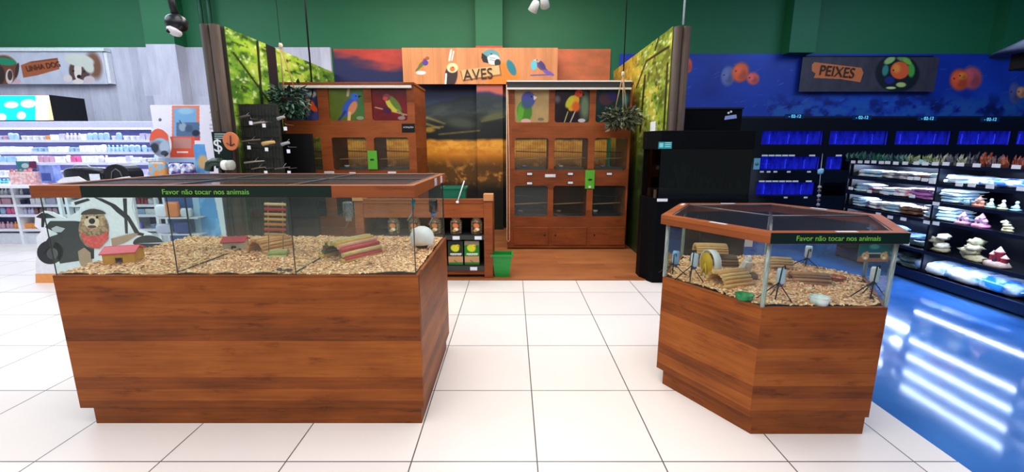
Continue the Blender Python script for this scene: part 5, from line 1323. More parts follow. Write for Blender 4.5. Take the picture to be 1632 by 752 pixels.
# ---------------------------------------------------------------- dog on motorcycle cardboard standee
YM = 4.8
r = thing('dog_standee', 'white edged cardboard standee of a dog riding a black motorcycle behind the long pen', 'cardboard standee', (onY(140, 440, YM).x, YM, 0))
def pl(pts, y0, y1, mat, nm): MB().plate([(lambda p: (p.x, p.z))(onY(x, y, YM)) for x, y in pts], y0, y1).build(nm, mat, r)
WB = P((232, 232, 238), .5); BK = P((26, 28, 32), .5)
zf = onY(140, 453, YM).z
outl = [(57, 450), (57, 418), (60, 396), (57, 378), (66, 368), (55, 360), (56, 344), (70, 336), (84, 338), (104, 348), (126, 336), (128, 330), (116, 330), (112, 322), (136, 314), (150, 303), (136, 300), (110, 298), (90, 290), (100, 283), (124, 281), (140, 290), (160, 289), (190, 283), (205, 281), (216, 288), (212, 300), (210, 330), (222, 366), (240, 372), (250, 384), (262, 390), (262, 400), (240, 404), (222, 402), (214, 430), (214, 450)]
pl(outl, YM, YM + .012, WB, 'white_outline')
pl([(57, 436), (214, 436), (214, 451), (57, 451)], YM - .003, YM - .0002, P((232, 150, 78), .5), 'orange_base')
def el(cx, cy, rx, ry, y, mat, nm, a0=0, a1=2 * math.pi, ang=0):
    n = 22; a = math.radians(ang)
    pts = [(cx + rx * math.cos(t) * math.cos(a) - ry * math.sin(t) * math.sin(a), cy + rx * math.cos(t) * math.sin(a) + ry * math.sin(t) * math.cos(a)) for t in [a0 + (a1 - a0) * k / n for k in range(n)]]
    pl(pts, y, y + .0014, mat, nm)
el(80, 402, 21, 19, YM - .0015, BK, 'wheel_print'); el(84, 404, 9, 9, YM - .003, P((70, 68, 68), .4), 'hub_print')
pl([(66, 396), (78, 378), (96, 372), (100, 380), (84, 388), (70, 404)], YM - .0045, YM - .003, BK, 'fender_print')
pl([(72, 362), (80, 352), (120, 352), (150, 356), (150, 412), (96, 420), (84, 396), (92, 372)], YM - .0015, YM - .0001, BK, 'body_print')
pl([(57, 346), (66, 339), (76, 340), (90, 347), (72, 348), (70, 362), (66, 362), (66, 348)], YM - .0015, YM - .0001, BK, 'seat_print')
pl([(82, 364), (90, 360), (104, 364), (98, 370), (86, 370)], YM - .003, YM - .0016, P((190, 190, 196), .3), 'chrome_print')
pl([(118, 322), (140, 316), (144, 319), (120, 327)], YM - .0015, YM - .0001, BK, 'grip_print')
pl([(148, 314), (162, 316), (184, 326), (196, 336), (206, 344), (222, 370), (230, 372), (228, 376), (216, 374), (204, 352), (186, 338), (176, 328), (158, 319)], YM - .0015, YM - .0001, BK, 'fork_print')
pl([(196, 316), (202, 316), (204, 372), (200, 372)], YM - .003, YM - .0016, BK, 'cable_print')
el(236, 388, 24, 13, YM - .0015, BK, 'wheel_print', math.pi, 2 * math.pi); pl([(212, 388), (260, 388), (258, 396), (236, 398), (222, 396)], YM - .0015, YM - .0001, BK, 'tyre_print')
el(150, 366, 24, 30, YM - .006, P((176, 140, 104), .7, rgb2=(120, 86, 60), scale=30), 'dog_fur'); el(149, 350, 19, 18, YM - .0075, P((196, 160, 120), .7, rgb2=(150, 112, 80), scale=40), 'dog_face')
el(150, 342, 20, 9, YM - .009, P((60, 50, 44), .7), 'dog_brow', math.pi, 2 * math.pi); el(148, 354, 12, 10, YM - .0105, P((226, 200, 168), .7), 'dog_muzzle'); el(148, 352, 5, 4.5, YM - .012, BLACK, 'dog_nose'); el(140, 346, 2, 2, YM - .012, BLACK, 'dog_eye'); el(156, 346, 2, 2, YM - .012, BLACK, 'dog_eye'); el(148, 361, 7, 2.4, YM - .012, P((90, 40, 40), .6), 'dog_mouth')
pl([(130, 370), (142, 376), (160, 376), (172, 368), (174, 380), (160, 396), (148, 394), (136, 386)], YM - .0135, YM - .012, P((214, 58, 54), .5, rgb2=(226, 90, 80), scale=30), 'red_bandana')
pl([(126, 400), (136, 394), (146, 402), (148, 424), (134, 430), (128, 416)], YM - .0135, YM - .012, P((176, 140, 112), .6), 'dog_paw')
pl([(178, 380), (214, 371), (222, 372), (204, 384), (180, 394)], YM - .009, YM - .0075, P((176, 140, 112), .6), 'dog_leg')
q = MB(); q.box(onY(120, 440, YM).x, onY(123, 440, YM).x, YM + .013, YM + .25, 0, .5); q.build('back_prop', WB, r)

# ================================================================== RIGHT: BIG BLACK AQUARIUM
YA = 4.8
xa, xb = 1.58, 2.58; zt_ = onY(1100, 208, YA).z; zm = onY(1100, 316, YA).z; zg = onY(1100, 238, YA).z
aq = thing('aquarium_cabinet', 'tall black aquarium on a black cabinet behind the six sided pen', 'aquarium', ((xa + xb) / 2, 5.1, 0))
fp = lambda g=0: [(xa + g, YA + g), (xb - g, YA + g), (xb - g, YA + .35 - g), (1.49 + g, YA + .35 - g), (1.49 + g, YA + .2)]
MB().prism(fp(), 0, zm).build('stand', BLACKM, aq, bevel=.004)
MB().prism(fp(), zg, zt_).build('hood', P((6, 7, 10), .6, spec=.08), aq, bevel=.004)
MB().box(xa + .01, xb - .01, YA + .004, YA + .012, zm, zg).build('tank_glass', glass((190, 205, 200), .05, alpha=.75, haze=.0, ior=1.08), aq)
MB().box(xb - .012, xb - .004, YA + .012, YA + .34, zm, zg).build('side_panel', BLACKM, aq)
MB().prism([(xa + .005, YA + .01), (xa + .012, YA + .012), (1.51, YA + .2), (1.5, YA + .2)], zm, zg).build('tank_glass', glass((190, 205, 200), .05, alpha=.75, haze=.0, ior=1.08), aq)
MB().box(1.5, xb, YA + .31, YA + .34, zm, zg).build('tank_back', BLACKM, aq)
MB().box(1.56, xb - .02, YA + .03, YA + .3, zm, zm + .09).build('gravel_bed', P((74, 48, 30), .9, rgb2=(50, 32, 20), scale=90), aq)
rs = random.Random(2)
for k in range(15):
    x = rs.uniform(xa + .05, xb - .05); y = rs.uniform(YA + .08, YA + .27); h = rs.uniform(.1, .22) if abs(x - 1.95) > .12 else rs.uniform(.25, .38); q = MB()
    for j in range(14):
        a = rs.uniform(0, 6.28); l = rs.uniform(.5, 1) * h; dx, dy = math.cos(a) * l * .35, math.sin(a) * l * .1
        w2 = .007; q.add([(x - w2, y, zm + .08), (x + w2, y, zm + .08), (x + dx * .5 + w2, y + dy * .5, zm + .08 + l * .6), (x + dx, y + dy, zm + .08 + l), (x + dx * .5 - w2, y + dy * .5, zm + .08 + l * .6)], [(0, 1, 2, 4), (4, 2, 3)])
    o = q.build('water_plant', P(rs.choice([(24, 70, 30), (30, 60, 40), (50, 90, 30)]), .5), loc=(x, y, zm + .08), weld=False)
    tag(o, '%s green water plant inside the big black aquarium, %s' % ('tall' if h > .24 else 'low', 'by the left glass' if x < 1.85 else ('in the middle' if x < 2.2 else 'by the right glass')), 'aquarium plant', '%s aquarium plants %s' % ('tall' if h > .24 else 'low', int((x > 1.85)) + int(x >= 2.2)))
p0, p1 = onY(1049, 237, YA), onY(1071, 226, YA); e = MB().box(p0.x, p1.x, YA - .003, YA - .0003, p0.z, p1.z).build('teal_sticker', P((30, 150, 160), .4), aq)
for k in range(3): MB().box(p0.x + .07, p1.x - .01, YA - .004, YA - .003, p0.z + .018 + .02 * k, p0.z + .026 + .02 * k).build('sticker_line', P((170, 220, 220), .4), e)
MB().box(p0.x + .01, p0.x + .05, YA - .004, YA - .003, p0.z + .015, p1.z - .012).build('sticker_icon', P((140, 210, 210), .4), e)
p0, p1 = onY(1047, 321, YA), onY(1064, 316.5, YA); MB().box(p0.x, p1.x, YA - .004, YA - .0003, p0.z, p1.z).build('price_label', TAGM, aq)
xm = (xa + xb) / 2
MB().box(xm - .003, xm + .003, YA - .002, YA + .001, .05, zm - .04).build('door_gap', P((40, 40, 44), .4), aq)
for s in (-1, 1): MB().box(xm + s * .05 - .006, xm + s * .05 + .006, YA - .02, YA - .001, zm - .3, zm - .18).build('handle', P((40, 40, 44), .3), aq)
Y2 = 5.75; pa, pb = onY(1086, 200, Y2), onY(1184, 174, Y2)
r = thing('filter_tower', 'plain black cabinet block behind the big aquarium, below the blue mural', 'cabinet', ((pa.x + pb.x) / 2, Y2, 0))
MB().box(pa.x - .02, pb.x, Y2, Y2 + .5, 0, pb.z).build('body', BLACKM, r, bevel=.01)
MB().box(pa.x - .03, pb.x + .01, Y2 - .01, Y2 + .51, pb.z, pb.z + .02).build('top_board', P((14, 16, 22), .35), r)
p0, p1 = onY(1154, 191, Y2), onY(1173, 185, Y2); MB().plate([(p0.x, p0.z), (p1.x + .01, p0.z + .02), (p1.x, p1.z + .02), (p0.x + .01, p1.z)], Y2 - .005, Y2 - .0005).build('silver_sticker', P((150, 165, 215), .4), r)
for x, y in ((1161, 180), (1165, 178)):
    p = onY(x, y, Y2); MB().blob((p.x, Y2 - .003, p.z), .016, .003, .014, n=8).build('small_lamp', P((225, 230, 240), .4), r)

# ---------------------------------------------------------------- wall of fish tanks
YT = 7.3
tr = thing('fish_tank_rack', 'long black rack of blue lit fish tanks under the underwater mural', 'tank rack', (5.6, YT, 0))
RX0, RX1 = 2.75, 9.4; zy7 = lambda y, x=1400: onY(x, y, YT).z
ztop = zy7(188); rows7 = [(zy7(231), zy7(209)), (zy7(271), zy7(250)), (zy7(312), zy7(291))]
cx7 = [(2.85, 3.4), (3.5, 3.93)] 
cols7 = [(gx(1190, 220, YT) - .35, gx(1199, 220, YT)), (gx(1214, 220, YT), gx(1312, 220, YT)), (gx(1322, 220, YT), gx(1416, 220, YT)), (gx(1427, 220, YT), gx(1516, 220, YT)), (gx(1527, 220, YT), gx(1612, 220, YT)), (gx(1621, 220, YT), gx(1700, 220, YT))]
BR = P((4, 6, 14), .3)
MB().box(RX0, RX1, YT, YT + .03, rows7[0][1], ztop).build('header', BR, tr)
MB().box(RX0, RX1, YT, YT + .8, ztop, ztop + .03).build('top_board', P((6, 14, 40), .4), tr)
for (a, b_) in ((rows7[1][1], rows7[0][0]), (rows7[2][1], rows7[1][0]), (0, rows7[2][0])): MB().box(RX0, RX1, YT, YT + .03, a, b_).build('rail_panel', BR, tr)
allx = [RX0] + [v for c in cols7 for v in c] + [RX1]
for (za_, zb_) in rows7:
    for i in range(0, len(allx), 2): MB().box(allx[i], allx[i + 1], YT, YT + .03, za_, zb_).build('stile', BR, tr)
MB().box(RX0, RX1, YT + .75, YT + .78, 0, ztop).build('back_panel', BR, tr)
for (za_, zb_) in rows7: MB().box(RX0, RX1, YT + .03, YT + .75, za_ - .03, za_ - .01).build('shelf_board', BR, tr)
WATER = {}
def tankmat():
    m, nt, b = base_mat('blue_lit_water'); L = nt.links.new
    n = nd(nt, 'ShaderNodeTexNoise'); n.inputs['Scale'].default_value = 6; tc = nd(nt, 'ShaderNodeTexCoord'); mp = nd(nt, 'ShaderNodeMapping'); mp.inputs['Scale'].default_value = (3, 1, .6)
    L(tc.outputs['Object'], mp.inputs[0]); L(mp.outputs[0], n.inputs['Vector'])
    r = nd(nt, 'ShaderNodeValToRGB'); r.color_ramp.elements[0].position = .35; r.color_ramp.elements[1].position = .8; r.color_ramp.elements[0].color = (.005, .006, .36, 1); r.color_ramp.elements[1].color = (.05, .08, .95, 1)
    L(n.outputs['Fac'], r.inputs[0]); L(r.outputs[0], b.inputs['Base Color']); L(r.outputs[0], b.inputs['Emission Color']); b.inputs['Emission Strength'].default_value = .55; b.inputs['Roughness'].default_value = .1
    return m
TW = tankmat(); rs = random.Random(8)
rn = ['top', 'middle', 'bottom']
BUB = P((110, 130, 255), .3, emit=1.2)
for ri, (za_, zb_) in enumerate(rows7):
    for ci, (ca, cb) in enumerate(cols7):
        if ri > 0 and ci > 2: continue
        if ri == 2 and ci == 2: continue
        w7 = cb if not (ri > 0 and ci == 2) else gx(1346, 260, YT)
        o = thing('fish_tank', 'blue fish tank, %s row of the black rack, %s' % (rn[ri], ['narrow one beside the aquarium', 'left of the clip strip', 'below PEIXES', 'below the round fish picture', 'below the right fish pair', 'at the right edge'][ci]), 'fish tank', (ca, YT, za_), 'blue fish tanks')
        MB().box(ca + .005, w7 - .005, YT + .05, YT + .06, za_ - .0, zb_ + .0).build('glass_front', glass((190, 200, 255), .05, alpha=.9), o)
        MB().box(ca - .03, w7 + .03, YT + .12, YT + .16, za_ - .005, zb_ + .01).build('lit_water', TW, o)
        MB().box(ca + .005, w7 - .005, YT + .07, YT + .115, za_ - .008, za_ + .012).build('gravel', P((40, 50, 110), .8, rgb2=(20, 26, 70), scale=120), o)
        n = max(1, int((w7 - ca) * 4))
        for k in range(n):
            x = ca + (w7 - ca) * (k + .6) / (n + .2)
            q = MB()
            for j in range(7): q.blob((x + rs.uniform(-.006, .006), YT + .105, za_ + .03 + j * (zb_ - za_ - .06) / 7), .006, .006, .011, n=6)
            q.build('bubble_column', BUB, o)
        if ri:
            for k in range(max(1, int((w7 - ca) * 9))):
                x = ca + .03 + k * .11
                if x + .09 > w7: break
                if rs.random() < .88: MB().box(x, x + .095, YT - .006, YT - .0005, zb_ + .01, zb_ + .035).build('price_label', TAGM, tr)
                if rs.random() < .62: MB().box(x, x + .06, YT - .006, YT - .0005, za_ - .04, za_ - .015).build('price_label', TAGM, tr)
        if ri == 1 and ci in (1, 0):
            pass
for x, y in ((1266, 185.5), (1373, 187.5), (1477, 189), (1577, 190.5)):
    p = onY(x, y, YT); o = MB().box(p.x - .15, p.x + .15, YT - .012, YT - .0005, p.z - .035, p.z + .035).build('number_display', P((6, 40, 80), .3), tr)
    o2 = text('- 02-12', .068, P((110, 210, 240), .5, emit=.9), o, (p.x, YT - .014, p.z), name='display_digits')
p = onY(1206, 260, YT - .01); o = MB().box(p.x - .05, p.x + .05, YT - .016, YT - .008, p.z - .1, p.z + .08).build('round_notice', P((110, 170, 190), .4), tr)
MB().lathe([(0, -.004), (.03, -.004), (.03, 0), (0, 0)], (p.x, YT - .016, p.z - .01), 14, 'Y').build('notice_disc', P((60, 130, 130), .4), o)
# hanging strip of beads/clip strip
YQ = 6.9; r = thing('clip_strip', 'white clip strip of small packs hanging in front of the fish tank rack', 'clip strip', (onY(1308, 270, YQ).x, YQ, onY(1306, 330, YQ).z))
a, b_ = onY(1309, 262, YQ), onY(1303, 330, YQ); MB().tube([onY(1311, 245, YT - .01), a, b_], .004, 6).build('strip', P((200, 200, 210), .4), r)
for k, y in enumerate((273, 298, 304, 312, 319, 326)):
    p = onY(1309 - (y - 262) * .08, y, YQ); MB().blob((p.x, YQ, p.z), .05 if k == 0 else .028, .015, .045 if k == 0 else .022, .3, 6, 10, k, .7).build('small_pack', P([(150, 205, 225), (190, 180, 160), (120, 110, 100), (200, 200, 200), (110, 100, 96), (160, 160, 170)][k], .4), r)

# ---------------------------------------------------------------- right gondola along the aisle
XG = 4.60
gd = thing('black_gondola', 'long black shelving gondola with aquarium goods along the right aisle', 'shelving', (XG, 4.4, 0))
G0, G1 = 2.5, onX(1352, 300, XG).y
BG = P((5, 9, 22), .35)
SZ = [1.31, 1.115, .915, .715, .37]
D = [.42, .42, .42, .42, .5]
for k, z in enumerate(SZ):
    MB().box(XG, XG + .5, G0, G1, z - .02, z).build('shelf', BG, gd)
    MB().box(XG - .012, XG, G0, G1, z - .033, z + .006).build('price_rail', P((14, 22, 44), .3), gd)
MB().box(XG - .03, XG + .55, G0, G1, .06, .1).build('bottom_deck', BG, gd)
MB().box(XG - .045, XG - .03, G0, G1, .03, .13).build('bottom_lip', P((14, 24, 60), .3), gd)
MB().box(XG + .02, XG + .55, G0, G1, 0, .06).build('base_kick', P((3, 4, 10), .5), gd)
MB().box(XG + .5, XG + .53, G0, G1, .1, 1.31).build('back_panel', BG, gd)
for y in (G1 - .02, 4.82, 3.68, 2.6): MB().box(XG + .01, XG + .54, y - .012, y + .012, .06, 1.29).build('bay_divider', BG, gd)
MB().box(XG - .02, XG + .54, G1, G1 + .03, 0, 1.36).build('end_panel', BG, gd)
LEDB = P((200, 220, 255), .5, emit=65, var=.02); LED_ADDED = P((200, 220, 255), .5, emit=110, var=.02)
for k, z in enumerate([1.31, 1.115, .915, .715, .37]):
    for (ya, yb) in ((2.62, 3.66), (3.7, 4.8), (4.84, G1 - .05)):
        dx = 0 if ya == 3.7 else .24
        if k < 4 or ya == 3.7: MB().box(XG + .006 + dx, XG + .026 + dx, ya, yb, z - .0325, z - .0205).build('light_strip', LEDB if ya == 3.7 else LED_ADDED, gd)  # outer bays: added strips, set back out of view, only to brighten the bags
# overhead strip light on brackets
for (ya, yb) in ((2.45, 4.98),):
    pass
# price tags at photographed spots
def xtag(px, py, w=.075, h=.04):
    p = onX(px, py, XG - .0125); h = .036; MB().box(XG - .017, XG - .0125, p.y - w / 2, p.y + w / 2, p.z - h / 2, p.z + h / 2).build('price_tag', TAGM, gd)
for px, py in ((1360, 258), (1371, 258), (1382, 258), (1393, 258), (1405, 259), (1415, 259), (1428, 260), (1443, 260), (1461, 260), (1475, 261), (1491, 261), (1508, 261), (1531, 262), (1557, 263.5), (1588, 264), (1620, 266),
               (1451, 284), (1462, 284.5), (1474, 286.5), (1486, 290), (1529, 294), (1549, 295), (1578, 297.5), (1628, 301),
               (1356, 300), (1386, 305), (1413, 308), (1429, 309), (1454, 312.5), (1492, 324.5), (1400, 341), (1419, 346), (1440, 349), (1477, 354), (1492, 356), (1445, 388)):
    xtag(px, py)
# bags lying on the shelves: each its own
def bag(px, shelf, L_, H_, c1, c2, label, zoff=0, depth=.3, name='gravel_bag', x_off=.0, ripple=.12, grp=None, scale=9):
    z = (SZ[shelf] if shelf < 5 else .10) + .004 + zoff
    y = onX(px, 300, XG + .1).y
    o = thing(name, label, 'bag', (XG + .02 + depth / 2, y, z), grp or 'bagged goods on the right gondola')
    jr = random.Random(int(px * 7 + zoff * 991)); x_off += jr.uniform(.035, .07); y += jr.uniform(-.03, .03)
    MB().blob((XG + .015 + x_off + depth / 2, y, z + H_ / 2), depth / 2, L_ / 2, H_ / 2, ripple * 1.6, 13, 26, int(px * 3 + zoff * 100), .6, Matrix.Rotation(jr.uniform(-.12, .12), 4, 'Z')).build('bag_body', P(c1, .22, rgb2=c2, scale=scale), o)
    q = MB()
    for s in (-1, 1): q.obox((XG + .015 + x_off + depth / 2, y + s * L_ * .5, z + H_ * .5), depth * .7, .03, .006, 0, s * .3)
    q.build('end_seal', P(c1, .3), o)
Wh, Cy, Gr, Pk, Pu, Br_, Bl, Nv = (240, 246, 255), (176, 218, 246), (120, 120, 140), (220, 90, 150), (150, 80, 170), (120, 90, 80), (60, 110, 210), (20, 40, 110)
sn = ['top', 'second', 'third', 'fourth', 'fifth', 'bottom']
def pile(px, shelf, n, L_, H_, c1, c2, what, **k):
    for i in range(n):
        lv = 'only' if n == 1 else ['lowest', 'second', 'third', 'fourth'][i] if i < n - 1 else 'topmost'
        bag(px + i * .8, shelf, L_ * (1 - .04 * i), H_, c1 if i % 2 == 0 or i == n - 1 else c2, c2, '%s %s' % (what, {'only': 'lying alone', 'lowest': 'lowest in its pile', 'second': 'second in its pile', 'third': 'third in its pile', 'fourth': 'fourth in its pile', 'topmost': 'topmost in its pile'}[lv]), zoff=i * H_ * .82, **k)
pile(1378, 1, 2, .5, .05, Wh, Cy, 'bright white bag at the far end of the second shelf,')
pile(1425, 1, 2, .45, .05, Wh, Gr, 'white bag beside the grey packs on the second shelf,')
pile(1465, 1, 2, .3, .045, Gr, Br_, 'grey bag left of the large white bag on the second shelf,')
pile(1496, 1, 2, .28, .055, Cy, Wh, 'cyan bag on the second shelf,')
pile(1535, 1, 1, .42, .09, Wh, Cy, 'large white bag in the middle of the second shelf,')
pile(1593, 1, 1, .42, .085, Wh, Bl, 'large white and blue bag at the right of the second shelf,')
pile(1368, 2, 3, .32, .04, Wh, Cy, 'white bag at the far end of the third shelf,')
pile(1398, 2, 2, .3, .04, (150, 60, 90), Gr, 'dark red bag on the third shelf,')
pile(1418, 2, 2, .3, .05, Wh, Cy, 'white bag above the dark red bags on the third shelf,')
pile(1437, 2, 2, .3, .055, Pk, Wh, 'pink bag on the third shelf,')
pile(1468, 2, 3, .35, .045, Pu, (190, 120, 200), 'purple bag on the third shelf,')
pile(1510, 2, 4, .4, .042, Wh, Cy, 'white bag in the tall pile on the third shelf,')
pile(1365, 3, 3, .35, .045, Wh, Cy, 'white bag at the far end of the fourth shelf,')
pile(1395, 3, 2, .3, .05, (110, 90, 150), Wh, 'violet bag on the fourth shelf,')
pile(1425, 3, 3, .3, .04, Wh, Cy, 'white bag left of the brown bags on the fourth shelf,')
pile(1455, 3, 2, .28, .055, (150, 110, 90), (110, 80, 70), 'brown bag on the fourth shelf,')
pile(1503, 3, 4, .38, .045, Wh, Cy, 'white bag left of the castles on the fourth shelf,')
pile(1412, 4, 3, .35, .06, (150, 200, 240), Bl, 'pale blue bag at the far end of the fifth shelf,')
pile(1450, 4, 2, .32, .06, (100, 140, 190), (60, 90, 130), 'grey blue bag on the fifth shelf,')
pile(1478, 4, 1, .3, .07, (60, 90, 96), (40, 60, 70), 'dark teal bag on the fifth shelf,')
pile(1430, 5, 2, .4, .08, (130, 170, 210), (90, 110, 130), 'grey blue sack at the far end of the bottom deck,', depth=.34)
pile(1470, 5, 2, .3, .07, (120, 150, 170), (60, 80, 90), 'dull sack in the middle of the bottom deck,', depth=.34)
bag(1508, 5, .48, .15, (30, 130, 226), (225, 240, 255), 'large blue and white sack left of centre on the bottom deck', depth=.42, scale=4)
bag(1560, 5, .46, .15, (40, 140, 230), (230, 240, 255), 'large blue and white sack right of centre on the bottom deck', depth=.42, scale=4)
bag(1618, 5, .46, .14, (220, 235, 250), (30, 110, 210), 'large white and blue sack at the right picture edge on the bottom deck', depth=.42, scale=4)
# ornaments
def orn(px, shelf, kind, h, c1, c2, label):
    z = (SZ[shelf] if shelf < 5 else .1) + .001; y = onX(px, 300, XG + .09).y; x = XG + .09
    o = thing({'castle': 'castle_ornament', 'rock': 'rock_ornament', 'figure': 'figure_ornament', 'cup': 'pot_ornament'}[kind], label, 'aquarium ornament', (x, y, z), 'aquarium ornaments on the right gondola')
    m1, m2 = P(c1, .5, var=.3, scale=60, spec=.3), P(c2, .5, var=.3, scale=60)
    if kind == 'castle':
        MB().blob((x, y, z + h * .12), h * .42, h * .5, h * .16, .3, 9, 14, int(px), .8).build('rock_base', m2, o)
        for dy, hh, r_ in ((-.28, .6, .14), (0, .92, .17), (.26, .7, .13)):
            MB().lathe([(0, h * .1), (r_ * h, h * .1), (r_ * h * .9, h * hh * .72), (r_ * h * 1.15, h * hh * .74), (r_ * h * 1.15, h * hh * .8), (0, h * hh * .8)], (x, y + dy * h, z), 12).build('tower', m1, o)
            MB().lathe([(r_ * h * 1.05, h * hh * .8), (0, h * hh * 1.1)], (x, y + dy * h, z), 12).build('spire', m2, o)
        MB().box(x - h * .22, x - h * .13, y - h * .07, y + h * .07, z + h * .15, z + h * .4).build('gate', P((60, 40, 60), .6), o)
    elif kind == 'rock':
        rs_ = random.Random(int(px))
        for k in range(4):
            MB().blob((x + rs_.uniform(-.01, .02), y + rs_.uniform(-.25, .25) * h, z + h * (.14 + .22 * k)), h * .3, h * (.42 - .06 * k), h * .15, .55, 9, 14, k + int(px)).build('stone', m1 if k % 2 else m2, o)
    elif kind == 'figure':
        MB().blob((x, y, z + h * .12), h * .4, h * .45, h * .14, .3, 9, 12, int(px)).build('base', m2, o)
        MB().lathe([(0, h * .2), (h * .22, h * .2), (h * .24, h * .4), (h * .12, h * .62), (h * .06, h * .68)], (x, y, z), 12).build('body', m1, o)
        MB().blob((x, y, z + h * .8), h * .15, h * .15, h * .17, .1, 8, 12, 1).build('head', m1, o)
        MB().blob((x, y + h * .28, z + h * .35), h * .1, h * .18, h * .12, .2, 8, 10, 2).build('shell', m2, o)
    else:
        MB().lathe([(0, 0), (h * .3, 0), (h * .42, h), (h * .36, h), (h * .26, h * .1), (0, h * .1)], (x, y, z), 16).build('pot', m1, o); MB().lathe([(h * .4, h * .85), (h * .47, h * .85), (h * .47, h), (h * .4, h)], (x, y, z), 16).build('rim', m2, o)
orn(1546, 2, 'cup', .075, (150, 190, 210), (190, 215, 225), 'pale blue grey pot ornament beside the tall white pile on the third shelf')
orn(1566, 2, 'castle', .11, (230, 190, 170), (210, 120, 90), 'small pointed pink and orange house ornament on the third shelf')
orn(1585, 2, 'figure', .1, (190, 215, 200), (150, 190, 180), 'small pale green figure ornament right of the pink house on the third shelf')
orn(1605, 2, 'figure', .1, (215, 215, 190), (170, 190, 150), 'cream and green figure ornament near the right on the third shelf')
orn(1627, 2, 'figure', .1, (180, 200, 215), (130, 180, 220), 'leaning blue white figure ornament at the right picture edge on the third shelf')
orn(1545, 3, 'castle', .135, (240, 215, 240), (225, 160, 200), 'left pink and white castle ornament on the fourth shelf')
orn(1575, 3, 'castle', .145, (240, 205, 235), (230, 140, 190), 'right pink and white castle ornament on the fourth shelf')
orn(1616, 3, 'rock', .11, (226, 224, 180), (180, 180, 140), 'cream bridge rock ornament at the right of the fourth shelf')
orn(1512, 4, 'rock', .22, (222, 218, 200), (150, 146, 120), 'pale skull like rock ornament on the fifth shelf')
orn(1567, 4, 'rock', .24, (176, 172, 140), (210, 206, 170), 'tall stacked stone ornament in the middle of the fifth shelf')
orn(1616, 4, 'castle', .2, (200, 70, 90), (200, 180, 170), 'red castle ornament on grey rock at the right of the fifth shelf')
# plants and packs standing on the gondola top
rs = random.Random(21); x = 1358; k = 0; PK = []
PCOL = [(20, 90, 80), (24, 110, 90), (30, 84, 100), (70, 130, 110), (150, 170, 120), (190, 200, 170), (90, 90, 110), (60, 140, 70), (190, 90, 60), (120, 90, 100), (160, 60, 50), (150, 160, 165)]
CNM = ['dark teal', 'sea green', 'petrol blue', 'soft green', 'olive', 'cream green', 'slate', 'leaf green', 'rust', 'mauve', 'brick red', 'light grey']
where = ['at the far end', 'near the far end', 'above the first white bags', 'above the grey packs', 'just right of the clear case', 'above the large white bag', 'near the right picture edge', 'at the right picture edge']
while x < 1640:
    wpx = 9 + (x - 1350) * .045; y = onX(x, 250, XG + .1).y
    i = min(11, max(0, int((x - 1358) / 26) + rs.choice([-1, 0, 0, 1]))); c = PCOL[i]; h = rs.uniform(.09, .13); L_ = .12
    o = thing('plant_pack', '%s plastic plant pack standing on the top shelf of the right gondola, %s' % (CNM[i], where[min(7, int((x - 1358) / 35))]), 'plant pack', (XG + .1, y, SZ[0] + .001), 'plant packs on the right gondola' or '%s plant packs %s' % (CNM[i], where[min(7, int((x - 1358) / 35))]))
    MB().box(XG + .06, XG + .14, y - L_ / 2, y + L_ / 2, SZ[0] + .001, SZ[0] + .03).build('tray', P([q * .5 for q in c], .4), o)
    q = MB()
    for j in range(16):
        a = rs.uniform(-1, 1) * L_ * .45; d = rs.uniform(-.03, .03); hh = rs.uniform(.5, 1) * h; q.add([(XG + .1 + d, y + a - .008, SZ[0] + .03), (XG + .1 + d, y + a + .008, SZ[0] + .03), (XG + .1 + d + rs.uniform(-.02, .02), y + a * 1.1 + .012, SZ[0] + .03 + hh * .6), (XG + .1 + d + rs.uniform(-.02, .02), y + a * 1.2, SZ[0] + .03 + hh)], [(0, 1, 2), (0, 2, 3)])
    q.build('leaf_cluster', P([v * .6 for v in c], .45, rgb2=[min(255, v * .9 + 14) for v in c], scale=30), o, weld=False)  # leaf colours dimmed, the shade on the top shelf is put into them
    PK.append((o, CNM[i] + ' plant', 'top', where[min(7, int((x - 1358) / 35))])); x += wpx; k += 1
run_labels(PK, '%s right gondola shelf')
y = onX(1472, 250, XG + .04).y
o = thing('clear_case', 'clear pointed plastic case at the front of the top shelf of the right gondola', 'plastic case', (XG + .05, y, SZ[0]))
MB().prism([(XG + .01, y - .1), (XG + .055, y - .1), (XG + .055, y + .1), (XG + .01, y + .1)], SZ[0] + .001, SZ[0] + .012).build('tray', P((170, 210, 215), .3), o)
MB().add([(XG + .01, y - .09, SZ[0] + .012), (XG + .055, y - .09, SZ[0] + .012), (XG + .055, y + .09, SZ[0] + .012), (XG + .01, y + .09, SZ[0] + .012), (XG + .03, y + .02, SZ[0] + .06)], [(0, 1, 4), (1, 2, 4), (2, 3, 4), (3, 0, 4), (0, 3, 2, 1)]).build('cover', P((150, 200, 205), .15), o)

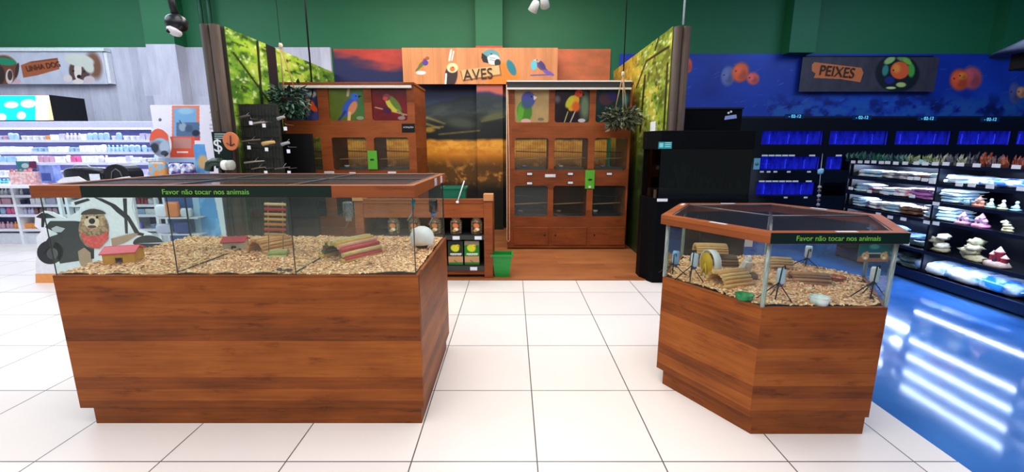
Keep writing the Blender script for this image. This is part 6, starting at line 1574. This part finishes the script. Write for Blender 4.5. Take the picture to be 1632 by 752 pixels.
# ================================================================== CEILING HUNG THINGS
YV = 4.0; p = onY(282, 40, YV)
r = thing('security_camera', 'black and white security camera hanging from a pole at the upper left', 'security camera', (p.x, YV, p.z))
t = onY(275, 0, YV); MB().tube([(p.x, YV, p.z + .06), (p.x - .02, YV, t.z), (p.x - .04, YV, 4.65)], .028, 10).build('pole', P((10, 14, 18), .4), r)
MB().blob((p.x, YV, p.z + .015), .078, .075, .07, 0, 8, 20, 0, .8).build('housing', P((8, 16, 24), .3), r)
M1 = Matrix.Rotation(.3, 4, 'Y') @ Matrix.Rotation(-.35, 4, 'X')
MB().lathe([(0, -.075), (.025, -.075), (.045, -.066), (.056, -.05), (.056, -.03), (0, -.03)], (p.x, YV - .01, p.z - .015), 8, 'Z', M1).build('lens_ring', P((225, 222, 228), .35), r)
MB().blob((p.x - .035, YV - .06, p.z - .06), .018, .018, .018, n=10).build('lens', BLACK, r)
YW = 5.0
for k, (x, y, dk, lab) in enumerate(((851, 12, 0, 'white spot lamp with its back turned, left of the pair at the top centre'), (868, 5, 1, 'white spot lamp with a dark mouth, right of the pair at the top centre'))):
    p = onY(x, y, YW); r = thing('spot_lamp', lab, 'spot lamp', p, 'spot lamps on the ceiling track')
    M1 = Matrix.Rotation((.5, -.3)[k], 4, 'Y') @ Matrix.Rotation((.5, .9)[k], 4, 'X')
    MB().lathe([(0, .07), (.025, .07), (.04, .05), (.05, -.04), (.046, -.04), (.03, -.01), (0, -.01)], p, 18, 'Z', M1).build('shade', P((225, 228, 222), .4), r)
    MB().lathe([(0, -.03), (.044, -.03), (.044, -.035), (0, -.035)], p, 18, 'Z', M1).build('mouth', P((14, 12, 22), .4), r)
    q = M1 @ Vector((0, 0, .06)); MB().tube([p + q, p + q + Vector((.02 - .06 * k, 0, .05)), (p.x + .02, p.y, p.z + .12), (p.x + .02, p.y, 4.66)], .009, 8).build('stem', P((225, 228, 222), .4), r)
YX = 4.4
pa, pb = onY(1600, 80, YX), onY(1650, 58, YX)
r = thing('hanging_lamp', 'dark blue hanging lamp shade with a black camera below it at the upper right edge', 'lamp', (pb.x, YX, pa.z))
MB().lathe([(.0, .16), (.05, .15), (.32, .0), (.33, -.02), (.0, -.02)], (pa.x + .34, YX, pa.z + .0), 24).build('cone', P((14, 26, 70), .5), r)
MB().tube([(pa.x + .34, YX, pa.z + .15), (pa.x + .34, YX, 4.66)], .015, 8).build('rod', P((14, 20, 40), .5), r)
MB().box(pa.x + .18, pa.x + .42, YX - .08, YX + .1, pa.z - .17, pa.z - .02).build('camera_box', BLACK, r, bevel=.01)
for k in range(3):
    c = Vector((pa.x + .2 + k * .08, YX - .09, pa.z - .16)); MB().blob(c, .022, .01, .022, n=10).build('white_lens', P((210, 225, 235), .3), r)
